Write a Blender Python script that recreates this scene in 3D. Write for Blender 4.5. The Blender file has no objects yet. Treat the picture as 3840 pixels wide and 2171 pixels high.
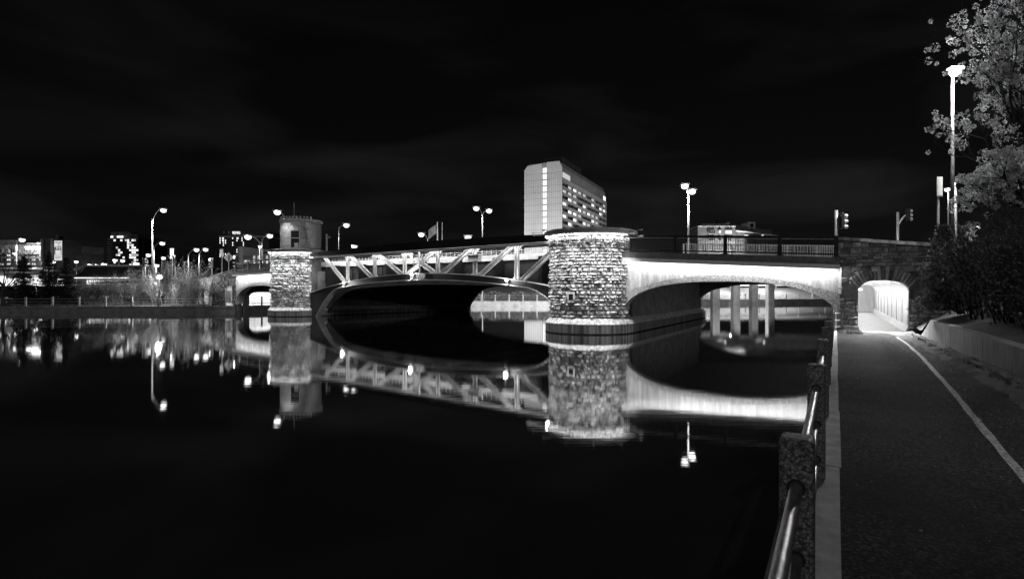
import bpy, math, random
import numpy as np
from mathutils import Vector, Matrix

random.seed(11)
rng = np.random.default_rng(11)
scene = bpy.context.scene
COL = scene.collection
R = math.radians

# ------------------------------------------------------------------ camera, sky, fill sun, exposure
EZ = 1.66
FPX = 2054.0
cam_d = bpy.data.cameras.new('camera')
cam = bpy.data.objects.new('camera', cam_d)
COL.objects.link(cam)
cam.location = (0, 0, EZ)
cam.rotation_euler = (R(90), 0, 0)
cam_d.sensor_width = 36.0
cam_d.lens = 36.0 * FPX / 3840.0
cam_d.clip_start = 0.05
cam_d.clip_end = 3000
scene.camera = cam

SUN_EL, SUN_ROT = 22.0, 205.0
world = bpy.data.worlds.new('World')
scene.world = world
world.use_nodes = True
nt = world.node_tree
nt.nodes.clear()
out = nt.nodes.new('ShaderNodeOutputWorld')
bg = nt.nodes.new('ShaderNodeBackground')
sky = nt.nodes.new('ShaderNodeTexSky')
sky.sky_type = 'NISHITA'
sky.sun_disc = False
sky.sun_elevation = R(SUN_EL)
sky.sun_rotation = R(SUN_ROT)
bw = nt.nodes.new('ShaderNodeRGBToBW')
tc = nt.nodes.new('ShaderNodeTexCoord')
mp = nt.nodes.new('ShaderNodeMapping')
mp.inputs['Scale'].default_value = (1.3, 1.3, 5.0)
mp.inputs['Rotation'].default_value = (0.0, 0.14, 0.5)
nz = nt.nodes.new('ShaderNodeTexNoise')
nz.inputs['Scale'].default_value = 2.1
nz.inputs['Detail'].default_value = 4
nz.inputs['Roughness'].default_value = 0.45
nz.inputs['Distortion'].default_value = 0.5
ramp = nt.nodes.new('ShaderNodeMapRange')
ramp.inputs['From Min'].default_value = 0.42
ramp.inputs['From Max'].default_value = 0.75
ramp.inputs['To Min'].default_value = 0.55
ramp.inputs['To Max'].default_value = 1.9
mul = nt.nodes.new('ShaderNodeMath')
mul.operation = 'MULTIPLY'
L = nt.links.new
L(tc.outputs['Generated'], mp.inputs['Vector'])
L(mp.outputs['Vector'], nz.inputs['Vector'])
L(nz.outputs['Fac'], ramp.inputs['Value'])
L(sky.outputs['Color'], bw.inputs['Color'])
L(bw.outputs['Val'], mul.inputs[0])
L(ramp.outputs['Result'], mul.inputs[1])
L(mul.outputs['Value'], bg.inputs['Color'])
bg.inputs['Strength'].default_value = 0.0009
L(bg.outputs['Background'], out.inputs['Surface'])

sun_d = bpy.data.lights.new('fill_sun', 'SUN')
sun_d.energy = 0.19  # soft weak fill added for overall light with no known source
sun_d.angle = R(15)
sun = bpy.data.objects.new('fill_sun', sun_d)
COL.objects.link(sun)
_az = R(SUN_ROT)
_dir = Vector((math.sin(_az) * math.cos(R(SUN_EL)), math.cos(_az) * math.cos(R(SUN_EL)), math.sin(R(SUN_EL))))
sun.rotation_euler = _dir.to_track_quat('Z', 'Y').to_euler()

scene.view_settings.view_transform = 'Standard'
scene.view_settings.look = 'None'
scene.view_settings.exposure = 0.4
scene.view_settings.gamma = 1.0
scene.render.engine = 'CYCLES'
scene.cycles.use_denoising = True
scene.cycles.max_bounces = 6
scene.cycles.diffuse_bounces = 3
scene.cycles.glossy_bounces = 4
scene.cycles.transmission_bounces = 4
scene.cycles.sample_clamp_indirect = 4.0
scene.cycles.caustics_reflective = False
scene.cycles.caustics_refractive = False

# ------------------------------------------------------------------ helpers
X, Y, Z = Vector((1, 0, 0)), Vector((0, 1, 0)), Vector((0, 0, 1))


def at(px, py, depth):
    """The point that the photograph shows at (px, py) if it stands depth metres away."""
    return Vector(((px - 1920) / FPX * depth, depth, EZ - (py - 1085.5) / FPX * depth))


class MB:
    def __init__(self):
        self.v, self.f = [], []

    def add(self, pts, faces):
        k = len(self.v)
        self.v += [tuple(p) for p in pts]
        self.f += [tuple(i + k for i in f) for f in faces]
        return self

    def poly(self, *pts):
        return self.add(pts, [tuple(range(len(pts)))])

    def hexa(self, p):
        return self.add(p, [(3, 2, 1, 0), (4, 5, 6, 7), (0, 1, 5, 4), (1, 2, 6, 5), (2, 3, 7, 6), (3, 0, 4, 7)])

    def box(self, c, s, ax=X, ay=Y, az=Z):
        c = Vector(c)
        hx, hy, hz = ax * (s[0] / 2), ay * (s[1] / 2), az * (s[2] / 2)
        return self.hexa([c - hx - hy - hz, c + hx - hy - hz, c + hx + hy - hz, c - hx + hy - hz,
                          c - hx - hy + hz, c + hx - hy + hz, c + hx + hy + hz, c - hx + hy + hz])

    def beam(self, p, q, w, h, up=Z):
        p, q = Vector(p), Vector(q)
        d = (q - p)
        ln = d.length
        d.normalize()
        side = d.cross(up).normalized()
        u2 = side.cross(d).normalized()
        return self.box((p + q) / 2, (ln, w, h), d, side, u2)

    def extr(self, pts, vec):
        n = len(pts)
        pts = [Vector(p) for p in pts]
        back = [p + Vector(vec) for p in pts]
        fs = [tuple(range(n)), tuple(range(2 * n - 1, n - 1, -1))]
        fs += [(i, (i + 1) % n, n + (i + 1) % n, n + i) for i in range(n)]
        return self.add(pts + back, fs)

    def tube(self, pts, rad, n=6, cap=True):
        pts = [Vector(p) for p in pts]
        if not isinstance(rad, (list, tuple)):
            rad = [rad] * len(pts)
        vs, fs = [], []
        side = None
        for i, p in enumerate(pts):
            d = (pts[min(i + 1, len(pts) - 1)] - pts[max(i - 1, 0)])
            if d.length < 1e-9:
                d = Vector((0, 0, 1))
            d.normalize()
            if side is None:
                side = d.cross(Z if abs(d.z) < .9 else X).normalized()
            else:
                side = (side - d * side.dot(d))
                if side.length < 1e-6:
                    side = d.cross(X)
                side.normalize()
            o = d.cross(side)
            for k in range(n):
                a = 2 * math.pi * k / n
                vs.append(p + (side * math.cos(a) + o * math.sin(a)) * rad[i])
        for i in range(len(pts) - 1):
            for k in range(n):
                fs.append((i * n + k, i * n + (k + 1) % n, (i + 1) * n + (k + 1) % n, (i + 1) * n + k))
        if cap:
            fs.append(tuple(range(n - 1, -1, -1)))
            fs.append(tuple(range((len(pts) - 1) * n, len(pts) * n)))
        return self.add(vs, fs)

    def lathe(self, c, prof, n=16):
        c = Vector(c)
        vs, fs = [], []
        for r_, z_ in prof:
            for k in range(n):
                a = 2 * math.pi * k / n
                vs.append(c + Vector((r_ * math.cos(a), r_ * math.sin(a), z_)))
        m = len(prof)
        for i in range(m - 1):
            for k in range(n):
                fs.append((i * n + k, i * n + (k + 1) % n, (i + 1) * n + (k + 1) % n, (i + 1) * n + k))
        fs.append(tuple(range(n - 1, -1, -1)))
        fs.append(tuple(range((m - 1) * n, m * n)))
        return self.add(vs, fs)

    def ball(self, c, r_, n=10, m=6, sz=1.0):
        prof = []
        for i in range(m + 1):
            t = math.pi * i / m
            prof.append((max(r_ * math.sin(t), 1e-4), -r_ * sz * math.cos(t)))
        return self.lathe(c, prof, n)

    def grid(self, P):
        """P: list of rows of points"""
        h, w = len(P), len(P[0])
        return self.add([p for row in P for p in row],
                        [(i * w + j, i * w + j + 1, (i + 1) * w + j + 1, (i + 1) * w + j) for i in range(h - 1) for j in range(w - 1)])

    def mesh(self, name, origin=None, smooth=False):
        me = bpy.data.meshes.new(name)
        v = self.v
        if origin is not None:
            ox, oy, oz = origin
            v = [(a - ox, b - oy, c - oz) for a, b, c in v]
        me.from_pydata(v, [], self.f)
        if smooth:
            me.polygons.foreach_set('use_smooth', [True] * len(me.polygons))
        me.update()
        return me


def quads(name, V, origin=None):
    """fast mesh of loose quads; V is (n*4, 3)"""
    V = np.asarray(V, dtype=np.float32)
    if origin is not None:
        V = V - np.array(origin, dtype=np.float32)
    n = len(V) // 4
    me = bpy.data.meshes.new(name)
    me.vertices.add(n * 4)
    me.loops.add(n * 4)
    me.polygons.add(n)
    me.vertices.foreach_set('co', V.ravel())
    me.loops.foreach_set('vertex_index', np.arange(n * 4, dtype=np.int32))
    me.polygons.foreach_set('loop_start', np.arange(0, n * 4, 4, dtype=np.int32))
    me.polygons.foreach_set('loop_total', np.full(n, 4, dtype=np.int32))
    me.update(calc_edges=True)
    return me


def leaf_quads(C, size, aspect=0.6, up=0.0):
    """random quads of about that size at centres C (n,3)"""
    n = len(C)
    a = rng.normal(size=(n, 3))
    a[:, 2] += up
    a /= np.linalg.norm(a, axis=1)[:, None]
    b = rng.normal(size=(n, 3))
    b -= a * (a * b).sum(1)[:, None]
    b /= np.linalg.norm(b, axis=1)[:, None]
    s = size * rng.uniform(.6, 1.3, size=(n, 1))
    A, Bq = a * s * .5, b * s * .5 * aspect
    return np.stack([C - A - Bq * .3, C - Bq, C + A, C + Bq], axis=1).reshape(-1, 3)


def link(name, data, mat=None, parent=None):
    o = bpy.data.objects.new(name, data)
    if mat is not None and data is not None and not data.materials:
        data.materials.append(mat)
    COL.objects.link(o)
    if parent is not None:
        o.parent = parent
    return o


class Thing:
    """An Empty at the thing's base that parents its parts."""

    def __init__(self, name, label, cat, loc, group=None):
        self.loc = Vector(loc)
        self.e = bpy.data.objects.new(name, None)
        self.e.location = self.loc
        self.e.empty_display_size = .2
        COL.objects.link(self.e)
        self.e['label'] = label
        self.e['category'] = cat
        if group:
            self.e['group'] = group

    def part(self, name, mb, mat, parent=None, smooth=False, bevel=0.0, label=None, kind=None):
        me = mb.mesh(name, self.loc, smooth) if isinstance(mb, MB) else mb
        o = link(name, me, mat, parent or self.e)
        if bevel:
            m = o.modifiers.new('bevel', 'BEVEL')
            m.width = bevel
            m.segments = 2
            m.limit_method = 'ANGLE'
        if label:
            o['label'] = label
        if kind:
            o['kind'] = kind
        return o

    def inst(self, name, me, mat, wloc, rot=None, scale=(1, 1, 1), parent=None):
        o = link(name, me, mat, parent or self.e)
        o.location = Vector(wloc) - self.loc
        if rot is not None:
            o.rotation_euler = rot
        o.scale = scale
        return o


def single(name, mb, mat, loc, label=None, cat=None, group=None, kind=None, smooth=False, bevel=0.0):
    me = mb.mesh(name, loc, smooth) if isinstance(mb, MB) else mb
    o = link(name, me, mat)
    o.location = loc
    if label:
        o['label'] = label
    if cat:
        o['category'] = cat
    if group:
        o['group'] = group
    if kind:
        o['kind'] = kind
    if bevel:
        m = o.modifiers.new('bevel', 'BEVEL')
        m.width = bevel
        m.segments = 2
        m.limit_method = 'ANGLE'
    return o


def light(name, kind, loc, energy, parent=None, size=.15, aim=None, angle=60, blend=.6, sx=None, sy=None):
    d = bpy.data.lights.new(name, kind)
    d.energy = energy
    if kind == 'AREA':
        d.shape = 'RECTANGLE'
        d.size, d.size_y = sx, sy
    else:
        d.shadow_soft_size = size
    if kind == 'SPOT':
        d.spot_size = R(angle)
        d.spot_blend = blend
    o = bpy.data.objects.new(name, d)
    COL.objects.link(o)
    loc = Vector(loc)
    if parent is not None:
        o.parent = parent.e if isinstance(parent, Thing) else parent
        o.location = loc - (parent.loc if isinstance(parent, Thing) else parent.location)
    else:
        o.location = loc
    if aim is not None:
        o.rotation_euler = (loc - Vector(aim)).to_track_quat('Z', 'Y').to_euler()
    return o


# ------------------------------------------------------------------ materials (a black and white picture: every colour is a grey)
def mat(name, v, rough=.75, var=.25, scale=6.0, bump=0.0, bscale=30.0, metal=0.0, spec=.35, rand=0.0, island=0.0,
        stretch=None, spots=0.0, sscale=60.0, trans=0.0, pebble=False, wear=0.0):
    m = bpy.data.materials.new(name)
    m.use_nodes = True
    t = m.node_tree
    b = t.nodes['Principled BSDF']
    b.inputs['Roughness'].default_value = rough
    b.inputs['Metallic'].default_value = metal
    b.inputs['Specular IOR Level'].default_value = spec
    lk = t.links.new
    geo = t.nodes.new('ShaderNodeNewGeometry')
    vec = geo.outputs['Position']
    if stretch:
        mpn = t.nodes.new('ShaderNodeMapping')
        mpn.inputs['Scale'].default_value = stretch
        lk(vec, mpn.inputs['Vector'])
        vec2 = mpn.outputs['Vector']
    else:
        vec2 = vec
    n1 = t.nodes.new('ShaderNodeTexNoise')
    n1.inputs['Scale'].default_value = scale
    n1.inputs['Detail'].default_value = 5
    n1.inputs['Roughness'].default_value = .6
    lk(vec2, n1.inputs['Vector'])
    mr = t.nodes.new('ShaderNodeMapRange')
    mr.inputs['From Min'].default_value = .3
    mr.inputs['From Max'].default_value = .7
    mr.inputs['To Min'].default_value = v * (1 - var)
    mr.inputs['To Max'].default_value = v * (1 + var)
    lk(n1.outputs['Fac'], mr.inputs['Value'])
    val = mr.outputs['Result']

    def times(val, src, amt):
        k = t.nodes.new('ShaderNodeMapRange')
        k.inputs['To Min'].default_value = 1 - amt
        k.inputs['To Max'].default_value = 1 + amt
        lk(src, k.inputs['Value'])
        x = t.nodes.new('ShaderNodeMath')
        x.operation = 'MULTIPLY'
        lk(val, x.inputs[0])
        lk(k.outputs['Result'], x.inputs[1])
        return x.outputs['Value']
    if rand:
        oi = t.nodes.new('ShaderNodeObjectInfo')
        val = times(val, oi.outputs['Random'], rand)
    if island:
        val = times(val, geo.outputs['Random Per Island'], island)
    if spots:
        vo = t.nodes.new('ShaderNodeTexVoronoi')
        vo.inputs['Scale'].default_value = sscale
        lk(vec, vo.inputs['Vector'])
        sep = t.nodes.new('ShaderNodeSeparateColor')
        lk(vo.outputs['Color'], sep.inputs['Color'])
        val = times(val, sep.outputs['Red'], spots)
        if pebble:
            pm = t.nodes.new('ShaderNodeMapRange')
            pm.inputs['From Min'].default_value = .25
            pm.inputs['From Max'].default_value = .75
            pm.inputs['To Min'].default_value = 1.0
            pm.inputs['To Max'].default_value = .25
            lk(vo.outputs['Distance'], pm.inputs['Value'])
            px_ = t.nodes.new('ShaderNodeMath')
            px_.operation = 'MULTIPLY'
            lk(val, px_.inputs[0])
            lk(pm.outputs['Result'], px_.inputs[1])
            val = px_.outputs['Value']
    if wear:
        nw_ = t.nodes.new('ShaderNodeTexNoise')
        nw_.inputs['Scale'].default_value = 22
        nw_.inputs['Detail'].default_value = 8
        nw_.inputs['Roughness'].default_value = .75
        lk(vec, nw_.inputs['Vector'])
        wm = t.nodes.new('ShaderNodeMapRange')
        wm.inputs['From Min'].default_value = .5 + wear
        wm.inputs['From Max'].default_value = .42 + wear
        lk(nw_.outputs['Fac'], wm.inputs['Value'])
        mxw = t.nodes.new('ShaderNodeMix')
        mxw.inputs['A'].default_value = .07
        lk(wm.outputs['Result'], mxw.inputs['Factor'])
        lk(val, mxw.inputs['B'])
        val = mxw.outputs['Result']
    lk(val, b.inputs['Base Color'])
    if bump:
        n2 = t.nodes.new('ShaderNodeTexNoise')
        n2.inputs['Scale'].default_value = bscale
        n2.inputs['Detail'].default_value = 6
        n2.inputs['Roughness'].default_value = .65
        lk(vec, n2.inputs['Vector'])
        bp = t.nodes.new('ShaderNodeBump')
        bp.inputs['Strength'].default_value = min(1.0, bump)
        bp.inputs['Distance'].default_value = .03
        lk(n2.outputs['Fac'], bp.inputs['Height'])
        lk(bp.outputs['Normal'], b.inputs['Normal'])
    if trans:
        tr = t.nodes.new('ShaderNodeBsdfTranslucent')
        lk(val, tr.inputs['Color'])
        mx = t.nodes.new('ShaderNodeMixShader')
        mx.inputs[0].default_value = trans
        lk(b.outputs['BSDF'], mx.inputs[1])
        lk(tr.outputs['BSDF'], mx.inputs[2])
        lk(mx.outputs['Shader'], t.nodes['Material Output'].inputs['Surface'])
    return m


def emit(name, s, v=1.0):
    m = bpy.data.materials.new(name)
    m.use_nodes = True
    t = m.node_tree
    t.nodes.clear()
    o = t.nodes.new('ShaderNodeOutputMaterial')
    e = t.nodes.new('ShaderNodeEmission')
    e.inputs['Color'].default_value = (v, v, v, 1)
    e.inputs['Strength'].default_value = s
    t.links.new(e.outputs['Emission'], o.inputs['Surface'])
    return m


def water_mat():
    m = bpy.data.materials.new('canal_water')
    m.use_nodes = True
    t = m.node_tree
    b = t.nodes['Principled BSDF']
    b.inputs['Base Color'].default_value = (.028, .028, .028, 1)
    b.inputs['Roughness'].default_value = .022
    b.inputs['IOR'].default_value = 2.6
    b.inputs['Specular IOR Level'].default_value = .5
    b.inputs['Coat Weight'].default_value = 1.0
    b.inputs['Coat IOR'].default_value = 2.0
    b.inputs['Coat Roughness'].default_value = .02
    g = t.nodes.new('ShaderNodeNewGeometry')
    mp_ = t.nodes.new('ShaderNodeMapping')
    mp_.inputs['Scale'].default_value = (.55, 5.5, 1)
    n = t.nodes.new('ShaderNodeTexNoise')
    n.inputs['Scale'].default_value = 1.5
    n.inputs['Detail'].default_value = 3
    bp = t.nodes.new('ShaderNodeBump')
    bp.inputs['Strength'].default_value = .035
    bp.inputs['Distance'].default_value = .02
    t.links.new(g.outputs['Position'], mp_.inputs['Vector'])
    t.links.new(mp_.outputs['Vector'], n.inputs['Vector'])
    t.links.new(n.outputs['Fac'], bp.inputs['Height'])
    t.links.new(bp.outputs['Normal'], b.inputs['Normal'])
    t.links.new(bp.outputs['Normal'], b.inputs['Coat Normal'])
    return m


WATER = water_mat()
M = {
    'ground': mat('dark_soil', .06, .95, .5, 1.5, .6, 12),
    'grass': mat('grass_sward', .07, .95, .6, 3.0, .9, 25),
    'asphalt': mat('path_asphalt', .065, .92, .6, .8, 1.0, 60, spec=.1, spots=.9, sscale=42, pebble=True),
    'patch': mat('asphalt_patch', .022, .95, .5, 3, .8, 60, spec=.08),
    'paint': mat('road_paint', .6, .7, .3, 12, .4, 60, wear=.08),
    'coping': mat('coping_concrete', .5, .85, .35, 4, .5, 40),
    'aggregate': mat('exposed_aggregate', .34, .6, .25, 3, .5, 90, spots=.55, sscale=80, pebble=True),
    'rail': mat('galvanised_pipe', .5, .38, .35, 14, .15, 40, metal=.85, spec=.5),
    'concrete': mat('pale_concrete', .42, .85, .28, 1.3, .4, 30),
    'concrete_d': mat('grey_concrete', .25, .85, .35, 1.8, .4, 30),
    'wallconc': mat('retaining_concrete', .3, .85, .35, 2.5, .5, 30, stretch=(2, 2, .5)),
    'plinth': mat('streaked_plinth', .42, .8, .75, 2.2, .4, 30, stretch=(2.2, 2.2, .12)),
    'plinth_d': mat('stained_plinth_base', .16, .85, .85, 2.6, .4, 30, stretch=(2.6, 2.6, .1)),
    'stone': mat('rock_faced_limestone', .44, .9, .55, 1.5, 1.0, 26, rand=.45, island=.25),
    'stone_d': mat('dark_abutment_stone', .26, .9, .5, 3, 1.0, 22, rand=.7, island=.3),
    'ashlar': mat('dressed_stone', .4, .85, .2, 6, .3, 30, rand=.18),
    'mortar': mat('mortar', .12, .95, .3, 8, .5, 40),
    'mortar_p': mat('pale_mortar', .3, .95, .3, 8, .5, 40),
    'panel': mat('white_spandrel', .6, .8, .3, 2.2, .7, 60, spots=.2, sscale=40, stretch=(2.5, 2.5, .35)),
    'ring': mat('aggregate_arch_ring', .45, .85, .25, 10, 1.0, 25, spots=.5, sscale=22),
    'trim': mat('smooth_white_trim', .78, .7, .1, 5),
    'beam': mat('brown_parapet_beam', .16, .75, .35, 5, .4, 40),
    'blacksteel': mat('black_painted_steel', .018, .55, .3, 5),
    'darksteel': mat('dark_truss_steel', .01, .6, .4, 3, .2, 30),
    'silver': mat('silver_truss_paint', .52, .5, .25, 3, .2, 30),
    'mesh': mat('dark_girder_mesh', .022, .7, .5, 2.0, .6, 30),
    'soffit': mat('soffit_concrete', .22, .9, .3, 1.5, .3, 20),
    'tunnel': mat('white_tunnel_lining', .68, .6, .25, 1.6, .2, 20, stretch=(2.5, 2.5, .3)),
    'tunnelfloor': mat('pale_tunnel_floor', .5, .8, .25, 3, .5, 40),
    'pole': mat('galvanised_pole', .55, .45, .15, 6, metal=.3),
    'housing': mat('lamp_housing', .35, .5, .1, 6),
    'bark': mat('rough_bark', .05, .95, .4, 9, .9, 30),
    'bark_l': mat('pale_bark', .22, .9, .4, 9, .8, 30),
    'needles': mat('spruce_needles', .018, .8, .4, 5, island=.4),
    'pine': mat('pine_needles', .3, .75, .4, 5, island=.5),
    'leaf': mat('shrub_leaves', .11, .7, .4, 3, island=.5, trans=.2),
    'twig': mat('shrub_twigs', .26, .85, .3, 5),
    'twigleaf': mat('budding_leaves', .4, .8, .3, 5, island=.4, trans=.3),
    'blossom': mat('white_blossom', .8, .7, .15, 5, island=.3, trans=.35),
    'brick': mat('dark_brick_wall', .11, .9, .3, .8, .5, 6),
    'brickm': mat('grey_brick_wall', .2, .9, .3, .8, .5, 6),
    'palewall': mat('pale_rendered_wall', .45, .85, .15, .3, .2, 4),
    'hotel': mat('precast_panel', .52, .8, .1, .12, .1, 2),
    'hotel_d': mat('balcony_concrete', .3, .85, .2, .2, .1, 2),
    'darkwall': mat('dark_facade', .035, .7, .4, .3),
    'glass_d': mat('dark_glass', .02, .15, .2, 1, spec=.6),
    'roof': mat('dark_metal_roof', .12, .6, .2, 1),
    'white': mat('white_enamel', .75, .5, .05, 3),
    'black': mat('black_enamel', .015, .5, .05, 3),
    'grey': mat('mid_grey_print', .25, .6, .1, 3),
    'hedge': mat('hedge_leaves', .2, .8, .4, 3, island=.5),
    'lampglow': emit('street_lamp_glow', 2.6),
    'globe': emit('globe_lamp_glow', 14),
    'navglow': emit('navigation_lamp_glow', 2.5),
    'strip': emit('led_strip', 38),
    'strip2': emit('truss_led_strip', 34),
    'window': emit('lit_window', 1.1),
    'window2': emit('dim_lit_window', .45),
    'sign': emit('lit_sign_letters', 5),
    'banner': emit('backlit_banner', .55),
    'tube': emit('tunnel_tube', 14),
    'signal': emit('signal_lens', 12),
}

# ------------------------------------------------------------------ frames of reference
# rail frame: a along the canal bank, b away from the water, camera stands at a = b = 0
EV = Vector((.5094, .8605, 0))
RV = Vector((.8605, -.5094, 0))


def RR(a, b, z=0.0):
    p = EV * a + RV * b
    return Vector((p.x, p.y, z))


# bridge frame: s along the near face (positive to the left), d away from the camera
C0 = Vector((4.8, 33.7, 0))
UV = Vector((-.785, .6195, 0))
WID = 20.5


def NV(s):
    ang = R(30.63 + (40 - 30.63) * min(1, max(0, s / 33.0)))
    return Vector((math.sin(ang), math.cos(ang), 0))


def B(s, d, z):
    p = C0 + UV * s + NV(s) * d
    return Vector((p.x, p.y, z))


WZ = -.92


def hp(a):
    return -.25 * min(1, max(0, (a - 12) / 16))


# ------------------------------------------------------------------ setting: water, ground
single('water', MB().poly((-260, -60, WZ), (260, -60, WZ), (260, 260, WZ), (-260, 260, WZ)), WATER, (0, 0, 0), kind='structure')

LB = [(-260, 48), (-110, 55), (-57, 60.6), (-31.3, 62.1)]
p_ = B(45.9, WID, 0)
LB2 = [(p_.x, p_.y), (-6.2, 84), (5.8, 84), (20, 90), (34.7, 99), (60, 104.5), (130, 126), (260, 150)]
GZ = -.22
mb = MB()
mb.poly(*[Vector((x, y, GZ)) for x, y in LB + LB2] + [Vector((1500, 200, GZ)), Vector((1500, 1600, GZ)), Vector((-1500, 1600, GZ)), Vector((-1500, 40, GZ))])
single('ground', mb, M['grass'], (0, 0, 0), kind='structure')

RB = [RR(-60, -.3), RR(30, -.3), RR(52, -.3), RR(80, -.3), Vector((75, 92, 0)), Vector((140, 108, 0)), Vector((260, 130, 0))]
mb = MB()
mb.poly(*[Vector((p.x, p.y, -.42)) for p in RB] + [Vector((1500, 180, -.42)), Vector((1500, -300, -.42)), Vector((-30, -300, -.42))][:3])
single('ground', mb, M['ground'], (0, 0, 0), kind='structure')

# pathway, dirt verge, markings
rows = []
for i in range(0, 64):
    a = -8 + i * 38 / 63.0
    rows.append([RR(a, b, hp(a) - .012 * (1 - abs((b - 1.2) / 1.2)) * 0 + .003 * math.sin(a * 1.7 + b * 2)) for b in (.02, .6, 1.2, 1.8, 2.35)])
single('path', MB().grid(rows), M['asphalt'], (0, 0, 0), kind='structure', smooth=True)
rows = []
for i in range(0, 90):
    a = -8 + i * 37.5 / 89.0
    rr = random.Random(i)
    rows.append([RR(a, 2.3 + rr.uniform(-.1, .06) - .25 * max(0, (a - 22) / 8), hp(a) + .004)] +
                [RR(a, 2.3 + k * .14, hp(a) + .02 + rr.uniform(0, .05) + (.05 if k > 2 else 0)) for k in (1, 2, 3, 4)])
single('dirt_verge', MB().grid(rows), M['ground'], (0, 0, 0), kind='structure')
LN = [(-2, 1.05), (2, 1.2), (6.4, 1.42), (12.4, 1.67), (17.8, 1.91), (23, 2.05), (26.5, 2.05)]


def lnb(a):
    for (a0, b0), (a1, b1) in zip(LN, LN[1:]):
        if a0 <= a <= a1:
            return b0 + (b1 - b0) * (a - a0) / (a1 - a0)


rows = []
for i in range(60):
    a = -2 + i * 28.4 / 59
    rr = random.Random(i + 500)
    b = lnb(a)
    rows.append([RR(a, b - .042 + rr.uniform(-.008, .008), hp(a) + .008), RR(a, b + .042 + rr.uniform(-.008, .008), hp(a) + .008)])
single('path_line', MB().grid(rows), M['paint'], (0, 0, 0), kind='structure')
pts = [(13.2, 1.25), (14.2, 1.18), (15.6, 1.22), (17.5, 1.1), (19.4, 1.2), (21.2, 1.3), (23.4, 1.35), (24.3, 1.5), (22.8, 1.62), (20.6, 1.66), (18.6, 1.7), (16.8, 1.68), (15, 1.75), (13.6, 1.62)]
fine = []
rr = random.Random(5)
for (a0, b0), (a1, b1) in zip(pts, pts[1:] + pts[:1]):
    for k in range(4):
        t = k / 4
        fine.append((a0 + (a1 - a0) * t + rr.uniform(-.1, .1), b0 + (b1 - b0) * t + rr.uniform(-.04, .04)))
ca, cb = 18.5, 1.45
mb = MB()
for (a0, b0), (a1, b1) in zip(fine, fine[1:] + fine[:1]):
    mb.poly(RR(ca + (a0 - ca) * 0, lnb(a0) - .35, hp(a0) + .007) if False else RR((a0 + ca) / 2, (b0 + cb) / 2, hp((a0 + ca) / 2) + .006),
            RR(a0, b0, hp(a0) + .006), RR(a1, b1, hp(a1) + .006), RR((a1 + ca) / 2, (b1 + cb) / 2, hp((a1 + ca) / 2) + .006))
    mb.poly(RR(ca, cb, hp(ca) + .006), RR((a0 + ca) / 2, (b0 + cb) / 2, hp((a0 + ca) / 2) + .006), RR((a1 + ca) / 2, (b1 + cb) / 2, hp((a1 + ca) / 2) + .006))
single('path_patch', mb, M['patch'], (0, 0, 0), kind='structure')

rr = random.Random(77)
mb = MB()
for (a, b, da, db, n_) in ((9.5, .3, .22, .1, 9), (13, .9, .3, -.05, 12), (6.2, 1.7, .12, .09, 6), (17, .25, .3, .06, 13), (20.5, 1.9, .25, -.08, 9), (11, 1.9, .25, .03, 9)):
    w = rr.uniform(.003, .006)
    pa, pb = a, b
    for i in range(n_):
        qa, qb = pa + da + rr.uniform(-.1, .1), pb + db + rr.uniform(-.1, .1)
        qb = min(2.25, max(.1, qb))
        mb.poly(RR(pa, pb - w, hp(pa) + .007), RR(qa, qb - w, hp(qa) + .007), RR(qa, qb + w, hp(qa) + .007), RR(pa, pb + w, hp(pa) + .007))
        pa, pb = qa, qb
single('path_cracks', mb, M['patch'], (0, 0, 0), kind='structure')

# quay under the railing: coping stones in front of us, each a part
quay = Thing('quay_wall', 'pale concrete coping of the near quay running under the railing', 'quay wall', RR(0, -.1, 0))
mb = MB()
mb.hexa([RR(-30, -.32, -1.6), RR(29.6, -.32, -1.6), RR(29.6, -.02, -1.6), RR(-30, -.02, -1.6),
         RR(-30, -.32, -.36), RR(29.6, -.32, -.61), RR(29.6, -.02, -.61), RR(-30, -.02, -.36)])
quay.part('wall_body', mb, M['concrete_d'])
for k in range(-4, 11):
    a0, a1 = k * 2.75 + .45 + .012, (k + 1) * 2.75 + .45 - .012
    a1 = min(a1, 29.6)
    mb = MB()
    z0, z1 = hp(a0) + .008, hp(a1) + .008
    rr = random.Random(k)
    o_ = rr.uniform(-.008, .008)
    mb.hexa([RR(a0, -.353 + o_, z0 - .36), RR(a1, -.353 + o_, z1 - .36), RR(a1, .034 + o_, z1 - .36), RR(a0, .034 + o_, z0 - .36),
             RR(a0, -.353 + o_, z0), RR(a1, -.353 + o_, z1), RR(a1, .034 + o_, z1), RR(a0, .034 + o_, z0)])
    quay.part('coping_stone', mb, M['coping'], bevel=.012)

# retaining wall and embankment to the right of the path
mb = MB()
rw = Thing('retaining_wall', 'low pale concrete retaining wall along the right side of the path', 'wall', RR(12, 2.9, 0))


def rwb(a):
    return 2.74 + .011 * a


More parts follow.
